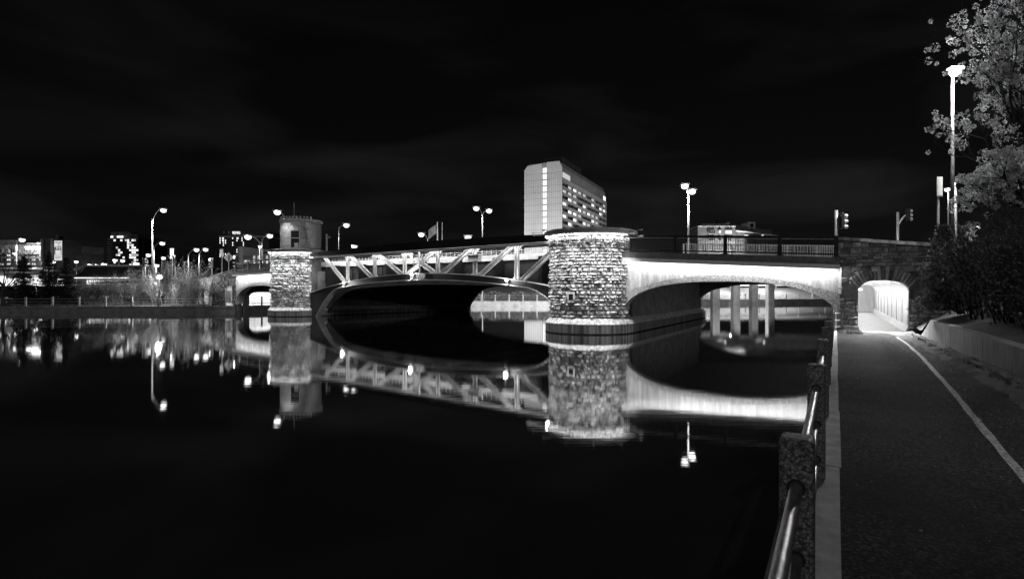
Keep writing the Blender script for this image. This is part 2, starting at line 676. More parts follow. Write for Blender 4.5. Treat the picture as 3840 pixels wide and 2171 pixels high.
joints = [-6, -1.5, 3, 7.5, 12, 16.5, 21, 25.6]
for a0, a1 in zip(joints, joints[1:]):
    mb = MB()
    a0, a1 = a0 + .01, a1 - .01
    t0, t1 = .61 + hp(a0) * .4, .61 + hp(a1) * .4
    mb.hexa([RR(a0, rwb(a0), -.6), RR(a1, rwb(a1), -.6), RR(a1, rwb(a1) + .26, -.6), RR(a0, rwb(a0) + .26, -.6),
             RR(a0, rwb(a0), t0), RR(a1, rwb(a1), t1), RR(a1, rwb(a1) + .26, t1), RR(a0, rwb(a0) + .26, t0)])
    rw.part('wall_panel', mb, M['wallconc'], bevel=.015)
mb = MB()
a0, a1 = 25.61, 28.4
mb.hexa([RR(a0, rwb(a0), -.6), RR(a1, rwb(a1), -.6), RR(a1, rwb(a1) + .26, -.6), RR(a0, rwb(a0) + .26, -.6),
         RR(a0, rwb(a0), .51), RR(a1, rwb(a1), -.24), RR(a1, rwb(a1) + .26, -.24), RR(a0, rwb(a0) + .26, .51)])
rw.part('sloping_end', mb, M['wallconc'], bevel=.015)


def ez(a, b):
    t = max(0, b - 3.0)
    up = min(1, max(0, (a - 18) / 11))
    z = .48 + .22 * t + .10 * up * t + .05 * math.sin(a * 1.3 + b * 2.1)
    k = min(1, max(0, (a - 25.6) / 2.5))
    return min(z, 3.2) - .5 * k * max(0, 1 - t / 1.5)


rows = [[RR(-8 + i * 37.5 / 40, 3.0 + j * j * .06, ez(-8 + i * 37.5 / 40, 3.0 + j * j * .06)) for j in range(0, 19)] for i in range(41)]
single('embankment', MB().grid(rows), M['ground'], (0, 0, 0), kind='structure', smooth=True)

# ------------------------------------------------------------------ canal railing beside us
post_mb = MB()
post_mb.box((0, 0, .5), (.138, .15, 1.0))
post_me = post_mb.mesh('post')


def rail_post(th, p, rz, mt, me=post_me):
    o = th.inst('post', me, mt, p, (0, 0, rz))
    m = o.modifiers.new('bevel', 'BEVEL')
    m.width = .022
    m.segments = 3
    return o


fence = Thing('canal_railing', 'near canal railing of aggregate posts and galvanised pipes beside the path', 'railing', RR(2.75, -.11, 0))
prz = -R(30.63)
for k in range(1, 11):
    a = 2.75 * k
    if k == 10:
        a = 27.3
    rail_post(fence, RR(a, -.15, hp(a) + .008), prz, M['aggregate'])
for zr in (.80, .49, .19):
    mb = MB()
    aa = [-3, 0, 2.75, 6, 9, 12, 15, 18, 21, 24, 27.3]
    mb.tube([RR(a, -.15, hp(a) + zr) for a in aa], .026, 10)
    fence.part('pipe_rail', mb, M['rail'], smooth=True)
    mb = MB()
    for k in range(1, 10):
        a = 2.75 * k
        for s_ in (-1, 1):
            mb.tube([RR(a + s_ * .072, -.15, hp(a) + zr), RR(a + s_ * .079, -.15, hp(a) + zr)], .039, 10)
    fence.part('rail_collar', mb, M['blacksteel'], kind='stuff')
gate = Thing('railing_end', 'short railing with two posts against the stone abutment corner', 'railing', RR(29, -.1, hp(29)))
for a, b in ((28.9, -.12), (29.45, .18)):
    rail_post(gate, RR(a, b, hp(a) + .01), prz, M['concrete'])
for zr in (.82, .5, .2):
    gate.part('pipe_rail', MB().tube([RR(28.9, -.12, hp(29) + zr), RR(29.45, .18, hp(29) + zr)], .03, 8), M['rail'])

# ------------------------------------------------------------------ rock-faced stones (shared meshes)
STONES = []
for k in range(9):
    rr = random.Random(100 + k)
    nx, nzz = 4, 3
    vs, fs = [], []
    for j in range(nzz + 1):
        for i in range(nx + 1):
            x = -.5 + i / nx
            z = -.5 + j / nzz
            edge = (i in (0, nx)) or (j in (0, nzz))
            y = rr.uniform(.25, .5) if edge else rr.uniform(.55, 1.25)
            if edge:
                x *= .97
                z *= .95
            else:
                x += rr.uniform(-.06, .06)
                z += rr.uniform(-.08, .08)
            vs.append((x, -y, z))
    w = nx + 1
    for j in range(nzz):
        for i in range(nx):
            q = (j * w + i, j * w + i + 1, (j + 1) * w + i + 1, (j + 1) * w + i)
            if rr.random() < .5:
                fs += [(q[0], q[1], q[2]), (q[0], q[2], q[3])]
            else:
                fs += [(q[0], q[1], q[3]), (q[1], q[2], q[3])]
    ring = [i for i in range(w)] + [j * w + nx for j in range(1, nzz + 1)] + [nzz * w + i for i in range(nx - 1, -1, -1)] + [j * w for j in range(nzz - 1, 0, -1)]
    k0 = len(vs)
    for i in ring:
        vs.append((vs[i][0], .1, vs[i][2]))
    n = len(ring)
    for i in range(n):
        fs.append((ring[(i + 1) % n], ring[i], k0 + i, k0 + (i + 1) % n))
    me = bpy.data.meshes.new('stone')
    me.from_pydata(vs, [], fs)
    me.update()
    STONES.append((me, vs, fs))


def lay_stones(th, spots, mt, name='stone', limit=300, stuffname='stone_facing', depth=.12):
    """spots: (score, point, rz, w, h) ; the best-showing ones are parts of their own, the rest one joined part"""
    spots = sorted(spots, key=lambda t: -t[0])
    for k, (sc_, p, rz, w_, h_) in enumerate(spots[:limit]):
        rr = random.Random(hash((round(p.x, 3), round(p.z, 3))) & 0xffff)
        me = STONES[rr.randrange(len(STONES))][0]
        if not me.materials:
            me.materials.append(mt)
        o = th.inst(name, me, mt, p, (0, 0, rz), (w_ * (1 if rr.random() < .5 else -1), depth * rr.uniform(.5, 1.6), h_))
        if me.materials[0] is not mt:
            o.material_slots[0].link = 'OBJECT'
            o.material_slots[0].material = mt
    rest = spots[limit:]
    if rest:
        mb = MB()
        for k, (sc_, p, rz, w_, h_) in enumerate(rest):
            rr = random.Random(k + 77)
            _, vs, fs = STONES[rr.randrange(len(STONES))]
            mtx = Matrix.Translation(p) @ Matrix.Rotation(rz, 4, 'Z') @ Matrix.Diagonal((w_, depth * rr.uniform(.5, 1.6), h_, 1))
            mb.add([mtx @ Vector(v) for v in vs], fs)
        th.part(stuffname, mb, mt, kind='stuff')


# ------------------------------------------------------------------ piers
def stadium(cs, rad, d0, d1, zf, nn=20):
    """outline of a round-nosed pier centred on s = cs, from d0 to d1 (nose centres)"""
    pts = []
    n = NV(cs)
    sd = Vector((n.y, -n.x, 0))
    c0 = C0 + UV * cs + n * d0
    c1 = C0 + UV * cs + n * d1
    for k in range(nn + 1):
        a = math.pi * k / nn
        p = c0 + sd * math.cos(a) * rad - n * math.sin(a) * rad
        pts.append(Vector((p.x, p.y, zf)))
    for k in range(nn + 1):
        a = math.pi * k / nn
        p = c1 - sd * math.cos(a) * rad + n * math.sin(a) * rad
        pts.append(Vector((p.x, p.y, zf)))
    return pts


def ring_solid(mb, rings):
    m = len(rings)
    n = len(rings[0])
    fs = [(i * n + k, i * n + (k + 1) % n, (i + 1) * n + (k + 1) % n, (i + 1) * n + k) for i in range(m - 1) for k in range(n)]
    fs += [tuple(range(n - 1, -1, -1)), tuple(range((m - 1) * n, m * n))]
    return mb.add([p for r_ in rings for p in r_], fs)


def nose(cs, rad, ang, d0=0.0):
    n = NV(cs)
    sd = Vector((n.y, -n.x, 0))
    c = C0 + UV * cs + n * d0
    p = c + sd * math.cos(ang) * rad - n * math.sin(ang) * rad
    return Vector((p.x, p.y, 0)), (sd * math.cos(ang) - n * math.sin(ang))


PR = 2.40


def pier(name, label, cs, ztop, seed):
    base = C0 + UV * cs
    th = Thing(name, label, 'bridge pier', (base.x, base.y, WZ))
    th.part('pier_core', ring_solid(MB(), [stadium(cs, PR - .03, 0, WID, z) for z in (-1.4, 3.3)]), M['mortar'])
    th.part('nose_core', ring_solid(MB(), [stadium(cs, PR - .035, 0, .05, z) for z in (3.0, ztop)]), M['mortar'])
    # streaked concrete plinth with a sloped shoulder
    th.part('plinth_base', ring_solid(MB(), [stadium(cs, PR + .34, 0, WID, z, 28) for z in (-1.5, -.36)]), M['plinth_d'])
    prof = [(.345, -.358), (.34, -.32), (.07, -.02), (-.06, .03)]
    th.part('plinth', ring_solid(MB(), [stadium(cs, PR + o, 0, WID, z, 28) for o, z in prof]), M['plinth'])
    th.part('waterline_stain', ring_solid(MB(), [stadium(cs, PR + .346, 0, WID, z, 28) for z in (-1.5, -.85)]), M['patch'])
    spots = []
    rr = random.Random(seed)
    z = .03
    while z < ztop - .05:
        h = rr.choice([.11, .14, .17, .21, .27]) * rr.uniform(.92, 1.08)
        if z + h > ztop - .03:
            h = ztop - z
        ang = -.06 + rr.uniform(0, .1)
        while ang < math.pi + .05:
            w = rr.choice([.16, .22, .28, .36, .5]) * rr.uniform(.85, 1.15)
            da = w / PR
            p, nrm = nose(cs, PR - .02, ang + da / 2)
            p.z = z + h / 2
            toc = Vector((-p.x, -p.y, 0)).normalized()
            sc_ = nrm.dot(toc) + .001 * w * h
            spots.append((sc_, p, math.atan2(nrm.y, nrm.x) + math.pi / 2, w - .018, h - .02))
            ang += da
        z += h
    lay_stones(th, spots, M['stone'])
    return th


pier_r = pier('stone_pier', 'large round-nosed stone pier in front with a square white sign', 0.0, 4.95, 3)
pier_l = pier('stone_pier', 'round stone pier under the small tower house left of the truss', 33.1, 5.28, 4)
# stones are laid in front of the core, so both share the same rough meshes

# caps with lit undersides
for th, cs, z0, z1, over in ((pier_r, 0.0, 4.97, 5.2, .42), (pier_l, 33.1, 5.3, 5.52, .38)):
    mb = MB()
    ring_solid(mb, [stadium(cs, PR + over - .06, 0, .1, z0, 36), stadium(cs, PR + over, 0, .1, z0 + .02, 36),
                    stadium(cs, PR + over, 0, .1, z0 + .16, 36), stadium(cs, PR + over - .12, 0, .1, z1, 36), stadium(cs, PR - .5, 0, .1, z1 + .1, 36)])
    cap = th.part('cap', mb, M['concrete_d'])
    rows = []
    for o_, dz in ((over - .1, -.07), (over - .16, -.008)):
        ring = stadium(cs, PR + o_, 0, .3, z0 + dz, 36)
        rows.append(ring[:37])
    th.part('cap_light_strip', MB().grid(rows), M['strip'], parent=cap)
    lip = []
    for o_, dz in ((over - .03, .03), (over - .03, -.1), (over - .06, -.1), (over - .06, .03)):
        lip.append(stadium(cs, PR + o_, 0, .3, z0 + dz, 36)[:37])
    th.part('cap_lip', MB().grid(lip), M['concrete'], parent=cap)
    for k in range(7):  # bracket spots added to brighten the lower stones
        ang = math.pi * (k + .5) / 7
        p, nrm = nose(cs, PR + over + .75, ang)
        p0, _ = nose(cs, PR + over - .1, ang)
        q, _ = nose(cs, PR - .1, ang)
        br0 = MB().beam((p0.x, p0.y, z0 + .1), (p.x, p.y, z0 + .1), .025, .025)
        br0.box((p.x, p.y, z0 + .09), (.1, .14, .07))
        th.part('added_spot_bracket', br0, M['housing'], parent=cap)
        light('added_cap_spot', 'SPOT', (p.x, p.y, z0 + .04), 560, th, .05, (q.x, q.y, .4), 85, 1.0)

# navigation signs on the piers
n = NV(0)
p = at(2135.5, 1114.5, 31.4)
ang = math.atan2((p - C0).x, -(p - C0).y)
nr = Vector(((p - C0).x, (p - C0).y, 0)).normalized()
q = C0 + nr * (PR + .14)
ax_ = Vector((-nr.y, nr.x, 0))
sg = Thing('channel_sign', 'square white sign with dark centre fixed on the large front pier', 'sign', (q.x, q.y, p.z - .32))
sg.part('board', MB().box((q.x, q.y, p.z), (.52, .03, .64), ax_, nr), M['black'])
sg.part('white_face', MB().box((q.x + nr.x * .02, q.y + nr.y * .02, p.z), (.48, .02, .6), ax_, nr), M['white'])
sg.part('dark_square', MB().box((q.x + nr.x * .034, q.y + nr.y * .034, p.z + .01), (.28, .012, .34), ax_, nr), M['black'])
mb = MB()
for dz, dx in ((.23, 0), (-.26, 0)):
    mb.box((q.x + nr.x * .034, q.y + nr.y * .034, p.z + dz), (.03, .012, .06), ax_, nr)
mb.box((q.x + nr.x * .036 + ax_.x * .2, q.y + nr.y * .036 + ax_.y * .2, p.z - .17), (.06, .012, .02), ax_, nr)
mb.box((q.x + nr.x * .036 - ax_.x * .2, q.y + nr.y * .036 - ax_.y * .2, p.z - .17), (.06, .012, .02), ax_, nr)
sg.part('tick_mark', mb, M['black'])
CL = C0 + UV * 33.1
p = at(1036, 1098, 53.6)
nr = Vector(((p - CL).x, (p - CL).y, 0)).normalized()
q = CL + nr * (PR + .16)
ax_ = Vector((-nr.y, nr.x, 0))
sg = Thing('channel_sign', 'white triangle sign fixed on the pier below the tower house', 'sign', (q.x, q.y, p.z - .4))
tri = [Vector((q.x, q.y, p.z)) + ax_ * a_ + Z * b_ for a_, b_ in ((-.24, -.38), (.24, -.38), (0, .42))]
sg.part('board', MB().extr(tri, nr * .03), M['white'])
tri = [Vector((q.x, q.y, p.z)) + ax_ * a_ + Z * b_ + nr * .033 for a_, b_ in ((-.17, -.31), (.17, -.31), (0, .28))]
sg.part('inner_triangle', MB().extr(tri, nr * .008), M['grey'])

# ------------------------------------------------------------------ tower house on the left pier
tow = Thing('tower_house', 'small round-fronted stone tower house with merlons on the left pier', 'tower', (CL.x, CL.y, 5.62))
TZ0, TZ1 = 5.6, 8.15
TRAD = 1.78
TCS = 32.7
tow.part('wall_core', ring_solid(MB(), [stadium(TCS, TRAD - .02, 0, .25, z, 24) for z in (TZ0, TZ1)]), M['mortar_p'])
# window opening facing us
pw = at(1097, 900, 52.3)
nw = Vector(((pw - CL).x, (pw - CL).y, 0)).normalized()
nL = NV(TCS)
sL = Vector((nL.y, -nL.x, 0))
wang = math.atan2(-nw.dot(nL), nw.dot(sL))
rr = random.Random(9)
z = TZ0
brick_me = MB().box((0, 0, 0), (1, 1, 1)).mesh('ashlar_block')
courses = []
while z < TZ1 - .02:
    h = rr.choice([.14, .2, .28, .34])
    if z + h > TZ1 - .1:
        h = TZ1 - z
    courses.append((z, h))
    z += h
for z, h in courses:
    ang = -.1 + rr.uniform(0, .12)
    while ang < math.pi + .1:
        w = rr.uniform(.35, .8) if h < .25 else rr.uniform(.4, .95)
        da = w / TRAD
        am = ang + da / 2
        lo, hi = ang, ang + da
        wz0, wz1 = 5.62, 7.3
        if z < wz1 - .05 and z + h > wz0 and hi > wang - .2 and lo < wang + .2:
            if lo < wang - .2:
                hi = wang - .2
            elif hi > wang + .2:
                lo = wang + .2
            else:
                ang += da
                continue
        if hi - lo > .03:
            # long blocks follow the curve as two facets
            nseg = 2 if (hi - lo) * TRAD > .5 else 1
            am = (lo + hi) / 2
            p, nrm = nose(TCS, TRAD, am)
            toc = Vector((-p.x, -p.y, 0)).normalized()
            if nrm.dot(toc) > -.12:
                g = .012 / TRAD
                front, back = [], []
                for i in range(nseg + 1):
                    aa_ = lo + g + (hi - lo - 2 * g) * i / nseg
                    f_, _ = nose(TCS, TRAD + .05 + rr.uniform(0, .012), aa_)
                    k_, _ = nose(TCS, TRAD - .1, aa_)
                    front.append(f_)
                    back.append(k_)
                mb = MB()
                for i in range(nseg):
                    z0_, z1_ = z + .011, z + h - .011
                    mb.hexa([Vector((q_.x, q_.y, z0_)) for q_ in (front[i], front[i + 1], back[i + 1], back[i])] +
                            [Vector((q_.x, q_.y, z1_)) for q_ in (front[i], front[i + 1], back[i + 1], back[i])])
                tow.part('ashlar_block', mb, M['ashlar'])
        ang += da
f0, _ = nose(TCS, TRAD + .0, wang)
axw = Vector((-nw.y, nw.x, 0))
wc = Vector((f0.x, f0.y, 6.46))
wf = MB()
for dx in (-.41, .41):
    wf.box(wc + axw * dx + nw * .03, (.07, .1, 1.7), axw, nw)
for dz in (-.82, .1, .82):
    wf.box(wc + Z * dz + nw * .03, (.76, .08, .06), axw, nw)
win = tow.part('window_frame', wf, M['housing'])
tow.part('pane', MB().box(wc + nw * .01, (.78, .02, 1.62), axw, nw), M['glass_d'], parent=win)
tow.part('window_sill', MB().box(wc + nw * .08 - Z * .9, (1.0, .2, .1), axw, nw), M['concrete_d'], parent=win)
mb = MB()
mb.box(wc + nw * .04 + axw * .12 - Z * .58, (.36, .05, .42), axw, nw)
tow.part('carton', mb, M['palewall'])
# parapet
par = MB()
ring_solid(par, [stadium(TCS, TRAD + .1, 0, .25, 8.16, 24), stadium(TCS, TRAD + .14, 0, .25, 8.24, 24), stadium(TCS, TRAD + .14, 0, .25, 8.42, 24), stadium(TCS, TRAD + .02, 0, .25, 8.46, 24)])
tow.part('parapet', par, M['ashlar'])
for k in range(19):
    ang = -.05 + (math.pi + .1) * k / 18
    p, nrm = nose(TCS, TRAD - .02, ang)
    tow.part('merlon', MB().box((p.x, p.y, 8.56), (.19, .16, .2), Vector((-nrm.y, nrm.x, 0)), nrm), M['ashlar'])
fp = Thing('flagpole', 'thin white flagpole on the roof of the tower house', 'flagpole', (CL.x + .15, CL.y - .2, 8.4))
bx_ = at(1103, 825, 54)
fp.part('pole', MB().tube([(bx_.x, 54, 8.3), (bx_.x, 54, 10.15)], [.035, .025], 6), M['pole'])
fp.part('truck', MB().ball((bx_.x, 54, 10.17), .05, 6, 4), M['pole'])
# ------------------------------------------------------------------ arched side spans
def zc_r(s):
    return 3.55 + .065 * s


def zc_l(s):
    return 4.2 - .0215 * s


def arch_span(name, label, s0, s1, zc, sc_, hs, npan, near=True):
    base = B((s0 + s1) / 2, 0, WZ)
    th = Thing(name, label, 'bridge span', base)

    def zi(s):
        x = min(1, abs((s - sc_) / hs))
        return 0.0 + 2.08 * (1 - x ** 2.5) ** .4

    def zx(s):
        x = min(1.05, abs((s - sc_) / hs))
        return max(2.42 - .95 * x * x, zi(s) + .05)
    NS = 60
    ss = [s0 + (s1 - s0) * i / NS for i in range(NS + 1)]
    # denser towards the springings
    ss = sorted(set(ss + [sc_ + sg_ * hs * (1 - t) for sg_ in (-1, 1) for t in (0.0005, .003, .008, .015, .03, .05) if s0 < sc_ + sg_ * hs * (1 - t) < s1]))

    def wall(d0, d1, d_ring, front=-1):
        core, ring = MB(), MB()
        for sa, sb in zip(ss, ss[1:]):
            core.hexa([B(sa, d0, zi(sa) + .01), B(sb, d0, zi(sb) + .01), B(sb, d1, zi(sb) + .01), B(sa, d1, zi(sa) + .01),
                       B(sa, d0, zc(sa)), B(sb, d0, zc(sb)), B(sb, d1, zc(sb)), B(sa, d1, zc(sa))])
            fr = d0 if front < 0 else d1
            ring.hexa([B(sa, fr + front * d_ring, zi(sa)), B(sb, fr + front * d_ring, zi(sb)), B(sb, fr - front * .3, zi(sb)), B(sa, fr - front * .3, zi(sa)),
                       B(sa, fr + front * d_ring, zx(sa)), B(sb, fr + front * d_ring, zx(sb)), B(sb, fr - front * .3, zx(sb)), B(sa, fr - front * .3, zx(sa))])
        return core, ring
    core, ring = wall(0, .7, .09)
    th.part('spandrel_wall', core, M['panel'])
    th.part('arch_ring', ring, M['ring'])
    # raised panels between pilaster strips
    wp = (s1 - s0) / npan
    for k in range(npan):
        a0, a1 = s0 + wp * k + .075, s0 + wp * (k + 1) - .075
        mb = MB()
        m_ = 5
        for i in range(m_):
            sa, sb = a0 + (a1 - a0) * i / m_, a0 + (a1 - a0) * (i + 1) / m_
            mb.hexa([B(sa, -.012, zx(sa) + .03), B(sb, -.012, zx(sb) + .03), B(sb, .05, zx(sb) + .03), B(sa, .05, zx(sa) + .03),
                     B(sa, -.012, zc(sa) - .05), B(sb, -.012, zc(sb) - .05), B(sb, .05, zc(sb) - .05), B(sa, .05, zc(sa) - .05)])
        th.part('panel', mb, M['panel'])
    for k in range(npan + 1):
        sa, sb = s0 + wp * k - .066, s0 + wp * k + .066
        mb = MB()
        mb.hexa([B(sa, -.045, zx(sa) + .01), B(sb, -.045, zx(sb) + .01), B(sb, .05, zx(sb) + .01), B(sa, .05, zx(sa) + .01),
                 B(sa, -.045, zc(sa) - .02), B(sb, -.045, zc(sb) - .02), B(sb, .05, zc(sb) - .02), B(sa, .05, zc(sa) - .02)])
        th.part('pilaster', mb, M['trim'])
    core, ring = wall(WID - .7, WID, .09, 1)
    far = th.part('far_spandrel_wall', core, M['soffit'])
    th.part('far_arch_ring', ring, M['ring'], parent=far)

    def slab(d0, d1, lo, hi, mt, nm, parent=None):
        mb = MB()
        for i in range(12):
            sa, sb = s0 + (s1 - s0) * i / 12, s0 + (s1 - s0) * (i + 1) / 12
            mb.hexa([B(sa, d0, zc(sa) + lo), B(sb, d0, zc(sb) + lo), B(sb, d1, zc(sb) + lo), B(sa, d1, zc(sa) + lo),
                     B(sa, d0, zc(sa) + hi), B(sb, d0, zc(sb) + hi), B(sb, d1, zc(sb) + hi), B(sa, d1, zc(sa) + hi)])
        return th.part(nm, mb, mt, parent=parent)
    cn = slab(-.55, .7, 0, .11, M['trim'], 'cornice')
    slab(-.55, -.5, -.1, -.001, M['trim'], 'cornice_lip', cn)
    slab(-.5, .5, .13, .45, M['beam'], 'parapet_beam')
    slab(WID - .7, WID + .42, 0, .12, M['trim'], 'far_cornice')
    slab(.702, WID - .702, -.45, .2, M['soffit'], 'deck_slab')
    slab(.502, WID + .4, .21, .32, M['concrete'], 'roadway')
    slab(WID + .05, WID + .4, .33, 1.55, M['concrete'], 'far_barrier')
    # strip of light under the cornice, near and far
    for d0, d1, s_cut in ((-.48, -.41, .12), (WID + .36, WID + .31, .12)):
        mb = MB()
        for i in range(10):
            sa, sb = s0 + s_cut + (s1 - s0 - 2 * s_cut) * i / 10, s0 + s_cut + (s1 - s0 - 2 * s_cut) * (i + 1) / 10 - .02
            mb.poly(B(sa, d0, zc(sa) - .075), B(sb, d0, zc(sb) - .075), B(sb, d1, zc(sb) - .012), B(sa, d1, zc(sa) - .012))
        th.part('light_strip', mb, M['strip'], parent=cn)
    return th


span_r = arch_span('arch_span', 'floodlit white arched span between front pier and path tunnel', -13.3, -2.05, zc_r, -7.75, 5.5, 9)
span_l = arch_span('arch_span', 'floodlit white arched span left of the tower house pier', 35.1, 45.8, zc_l, 40.5, 5.3, 9)
# inner pier walls and ledges are the piers' own concrete sides
for th, cs, sd_ in ((pier_r, 0, -1), (pier_l, 33.1, 1), (pier_r, 0, 1), (pier_l, 33.1, -1)):
    n_ = NV(cs)
    side = Vector((n_.y, -n_.x, 0)) * (-sd_)
    mb = MB()
    c_ = C0 + UV * cs
    for d0, d1 in ((.75, 7.0), (7.03, 13.5), (13.53, WID - .75)):
        p0, p1 = c_ + n_ * d0 + side * (PR - .02), c_ + n_ * d1 + side * (PR - .02)
        w_ = side * .06
        mb.hexa([p0 + Z * 0, p1 + Z * 0, p1 + w_, p0 + w_, p0 + Z * 3.4, p1 + Z * 3.4, p1 + w_ + Z * 3.4, p0 + w_ + Z * 3.4])
    th.part('side_wall', mb, M['concrete_d'])


# railing with rectangular bar motifs
def span_railing(name, label, s0, s1, zc, posts, d=-.25):
    th = Thing(name, label, 'railing', B((s0 + s1) / 2, d, zc((s0 + s1) / 2) + .45))
    b_ = .455
    for s in posts:
        z0 = zc(s) + b_
        ps = th.part('post', MB().box(B(s, d, z0 + .5), (.17, .15, 1.0), UV, NV(s)), M['blacksteel'])
        th.part('foot', MB().box(B(s, d, z0 + .02), (.34, .22, .04), UV, NV(s)), M['blacksteel'], parent=ps)
    for lo, hi, w in ((.86, .98, .14), (.1, .17, .08)):
        th.part('rail', MB().beam(B(s0, d, zc(s0) + b_ + (lo + hi) / 2), B(s1, d, zc(s1) + b_ + (lo + hi) / 2), w, hi - lo), M['blacksteel'])
    th.part('thin_rail', MB().beam(B(s0, d, zc(s0) + b_ + .83), B(s1, d, zc(s1) + b_ + .83), .03, .02), M['pole'])
    ends = sorted([s0] + [p for p in posts if s0 < p < s1] + [s1])
    for sa, sb in zip(ends, ends[1:]):
        mb = MB()
        ln = sb - sa - .2
        if ln < .4:
            continue
        m_ = max(1, round(ln / .5))
        for k in range(m_):
            c_ = sa + .1 + ln * (k + .5) / m_
            h_ = ln / m_ * .37
            for ds in (-h_, h_):
                mb.beam(B(c_ + ds, d, zc(c_) + b_ + .16), B(c_ + ds, d, zc(c_) + b_ + .88), .02, .02, UV)
            for ds in (-h_ / 3, h_ / 3):
                mb.beam(B(c_ + ds, d, zc(c_) + b_ + .28), B(c_ + ds, d, zc(c_) + b_ + .72), .016, .016, UV)
            for z_ in (.28, .72):
                mb.beam(B(c_ - h_, d, zc(c_) + b_ + z_), B(c_ + h_, d, zc(c_) + b_ + z_), .016, .016)
        th.part('bar_panel', mb, M['blacksteel'])
    return th


span_railing('bridge_railing', 'black steel railing on the right arched span beside the front pier', -13.25, -1.9, zc_r, [-5.49, -8.15, -10.75, -13.15])
span_railing('bridge_railing', 'black steel railing on the left arched span behind the warning sign', 35.2, 45.7, zc_l, [37.3, 39.9, 42.6, 45.6])

# ------------------------------------------------------------------ steel lift span
tr = Thing('truss_span', 'riveted steel truss span with curved lower rib between the stone piers', 'bridge span', B(16, .2, WZ))
TA, TB_ = 1.2, 31.6
TM = 15.3


def r_top(s):
    return 2.89 - .0067 * (s - TM) ** 2


def r_bot(s):
    x = abs(s - TM)
    return 2.43 - .0055 * x * x - .16 * max(0, x - 10.5) ** 2


def c_top(s):
    return 5.40 - .0011 * (s - TM) ** 2


CB = 4.68
seg = [TA + (TB_ - TA) * i / 44 for i in range(45)]
ch, fl = MB(), MB()
for sa, sb in zip(seg, seg[1:]):
    ch.hexa([B(sa, -.2, CB), B(sb, -.2, CB), B(sb, .3, CB), B(sa, .3, CB), B(sa, -.2, c_top(sa)), B(sb, -.2, c_top(sb)), B(sb, .3, c_top(sb)), B(sa, .3, c_top(sa))])
for za in ('lo',):
    fl.beam(B(TA, -.06, CB - .03), B(TB_, -.06, CB - .03), .55, .05)
tr.part('top_chord', ch, M['darksteel'])
tr.part('top_chord_flange', fl, M['silver'])
ri, f1 = MB(), MB()
for sa, sb in zip(seg, seg[1:]):
    ri.hexa([B(sa, -.16, r_bot(sa)), B(sb, -.16, r_bot(sb)), B(sb, .26, r_bot(sb)), B(sa, .26, r_bot(sa)),
             B(sa, -.16, r_top(sa)), B(sb, -.16, r_top(sb)), B(sb, .26, r_top(sb)), B(sa, .26, r_top(sa))])
    for fn, o_ in ((r_top, .022), (r_bot, -.022)):
        f1.hexa([B(sa, -.28, fn(sa) + o_ - .02), B(sb, -.28, fn(sb) + o_ - .02), B(sb, .34, fn(sb) + o_ - .02), B(sa, .34, fn(sa) + o_ - .02),
                 B(sa, -.28, fn(sa) + o_ + .02), B(sb, -.28, fn(sb) + o_ + .02), B(sb, .34, fn(sb) + o_ + .02), B(sa, .34, fn(sa) + o_ + .02)])
rib = tr.part('lower_rib', ri, M['darksteel'])
tr.part('rib_flange', f1, M['silver'], parent=rib)
VS = [5.67, 9.5, 13.33, 17.17, 21.0, 24.85]


def member(p, q, w, name, rivets=True):
    """H-section: two flange strips with a web between, rivet heads on the front strips"""
    d = (q - p).normalized()
    side = d.cross(NV(15)).normalized()
    mb = MB()
    mb.beam(p + NV(15) * .02, q + NV(15) * .02, .05, w, side)
    for k in (-1, 1):
        o = side * k * w * .42
        mb.beam(p + o - NV(15) * .04, q + o - NV(15) * .04, .09, w * .2, side)
    m_ = tr.part(name, mb, M['silver'])
    if rivets:
        rb = MB()
        nn = int((q - p).length / .13)
        for k in range(nn):
            for sd_ in (-.42, .42, -.2, .2):
                c = p + d * ((k + .5) * (q - p).length / nn) + side * sd_ * w - NV(15) * (.086 if abs(sd_) > .3 else .0)
                e1, e2 = d * .024, side * .024
                rb.add([c - e1 - e2, c + e1 - e2, c + e1 + e2, c - e1 + e2, c - NV(15) * .03], [(0, 1, 4), (1, 2, 4), (2, 3, 4), (3, 0, 4)])
        tr.part('rivet_heads', rb, M['darksteel'], parent=m_, kind='stuff')
    return m_


for s in VS:
    member(B(s, 0, r_top(s) - .02), B(s, 0, CB), .34, 'vertical')
DG = [(28.85, 24.85), (24.85, 21.0), (21.0, 17.17), (17.17, 13.33), (13.33, 17.17), (9.5, 13.33), (5.67, 9.5), (1.75, 5.67)]
for st, sb in DG:
    sg_ = 1 if st > sb else -1
    top = B(st - .32 * sg_, .05, CB)
    bot = B(sb + .36 * sg_, .05, r_top(sb + .36 * sg_))
    member(top, bot, .36, 'diagonal')
# gusset plates with concave edges
for s in VS:
    for top in (True, False):
        for sg_ in (-1, 1):
            mb = MB()
            zt = CB if top else r_top(s + sg_ * .5)
            w_, h_ = (.85, .6) if top else (.7, .55)
            dz = -1 if top else 1
            poly = [B(s, .0, zt), B(s + sg_ * w_, .0, zt)]
            for i in range(1, 8):
                t = i / 8 * math.pi / 2
                poly.append(B(s + sg_ * (w_ - (w_ - .14) * math.sin(t)), 0, zt + dz * (h_ - h_ * math.cos(t)) * 1.0))
            poly += [B(s + sg_ * .14, 0, zt + dz * h_), B(s, 0, zt + dz * h_)]
            mb.extr([p + NV(15) * .0 for p in poly], NV(15) * .03)
            tr.part('gusset_plate', mb, M['silver'])
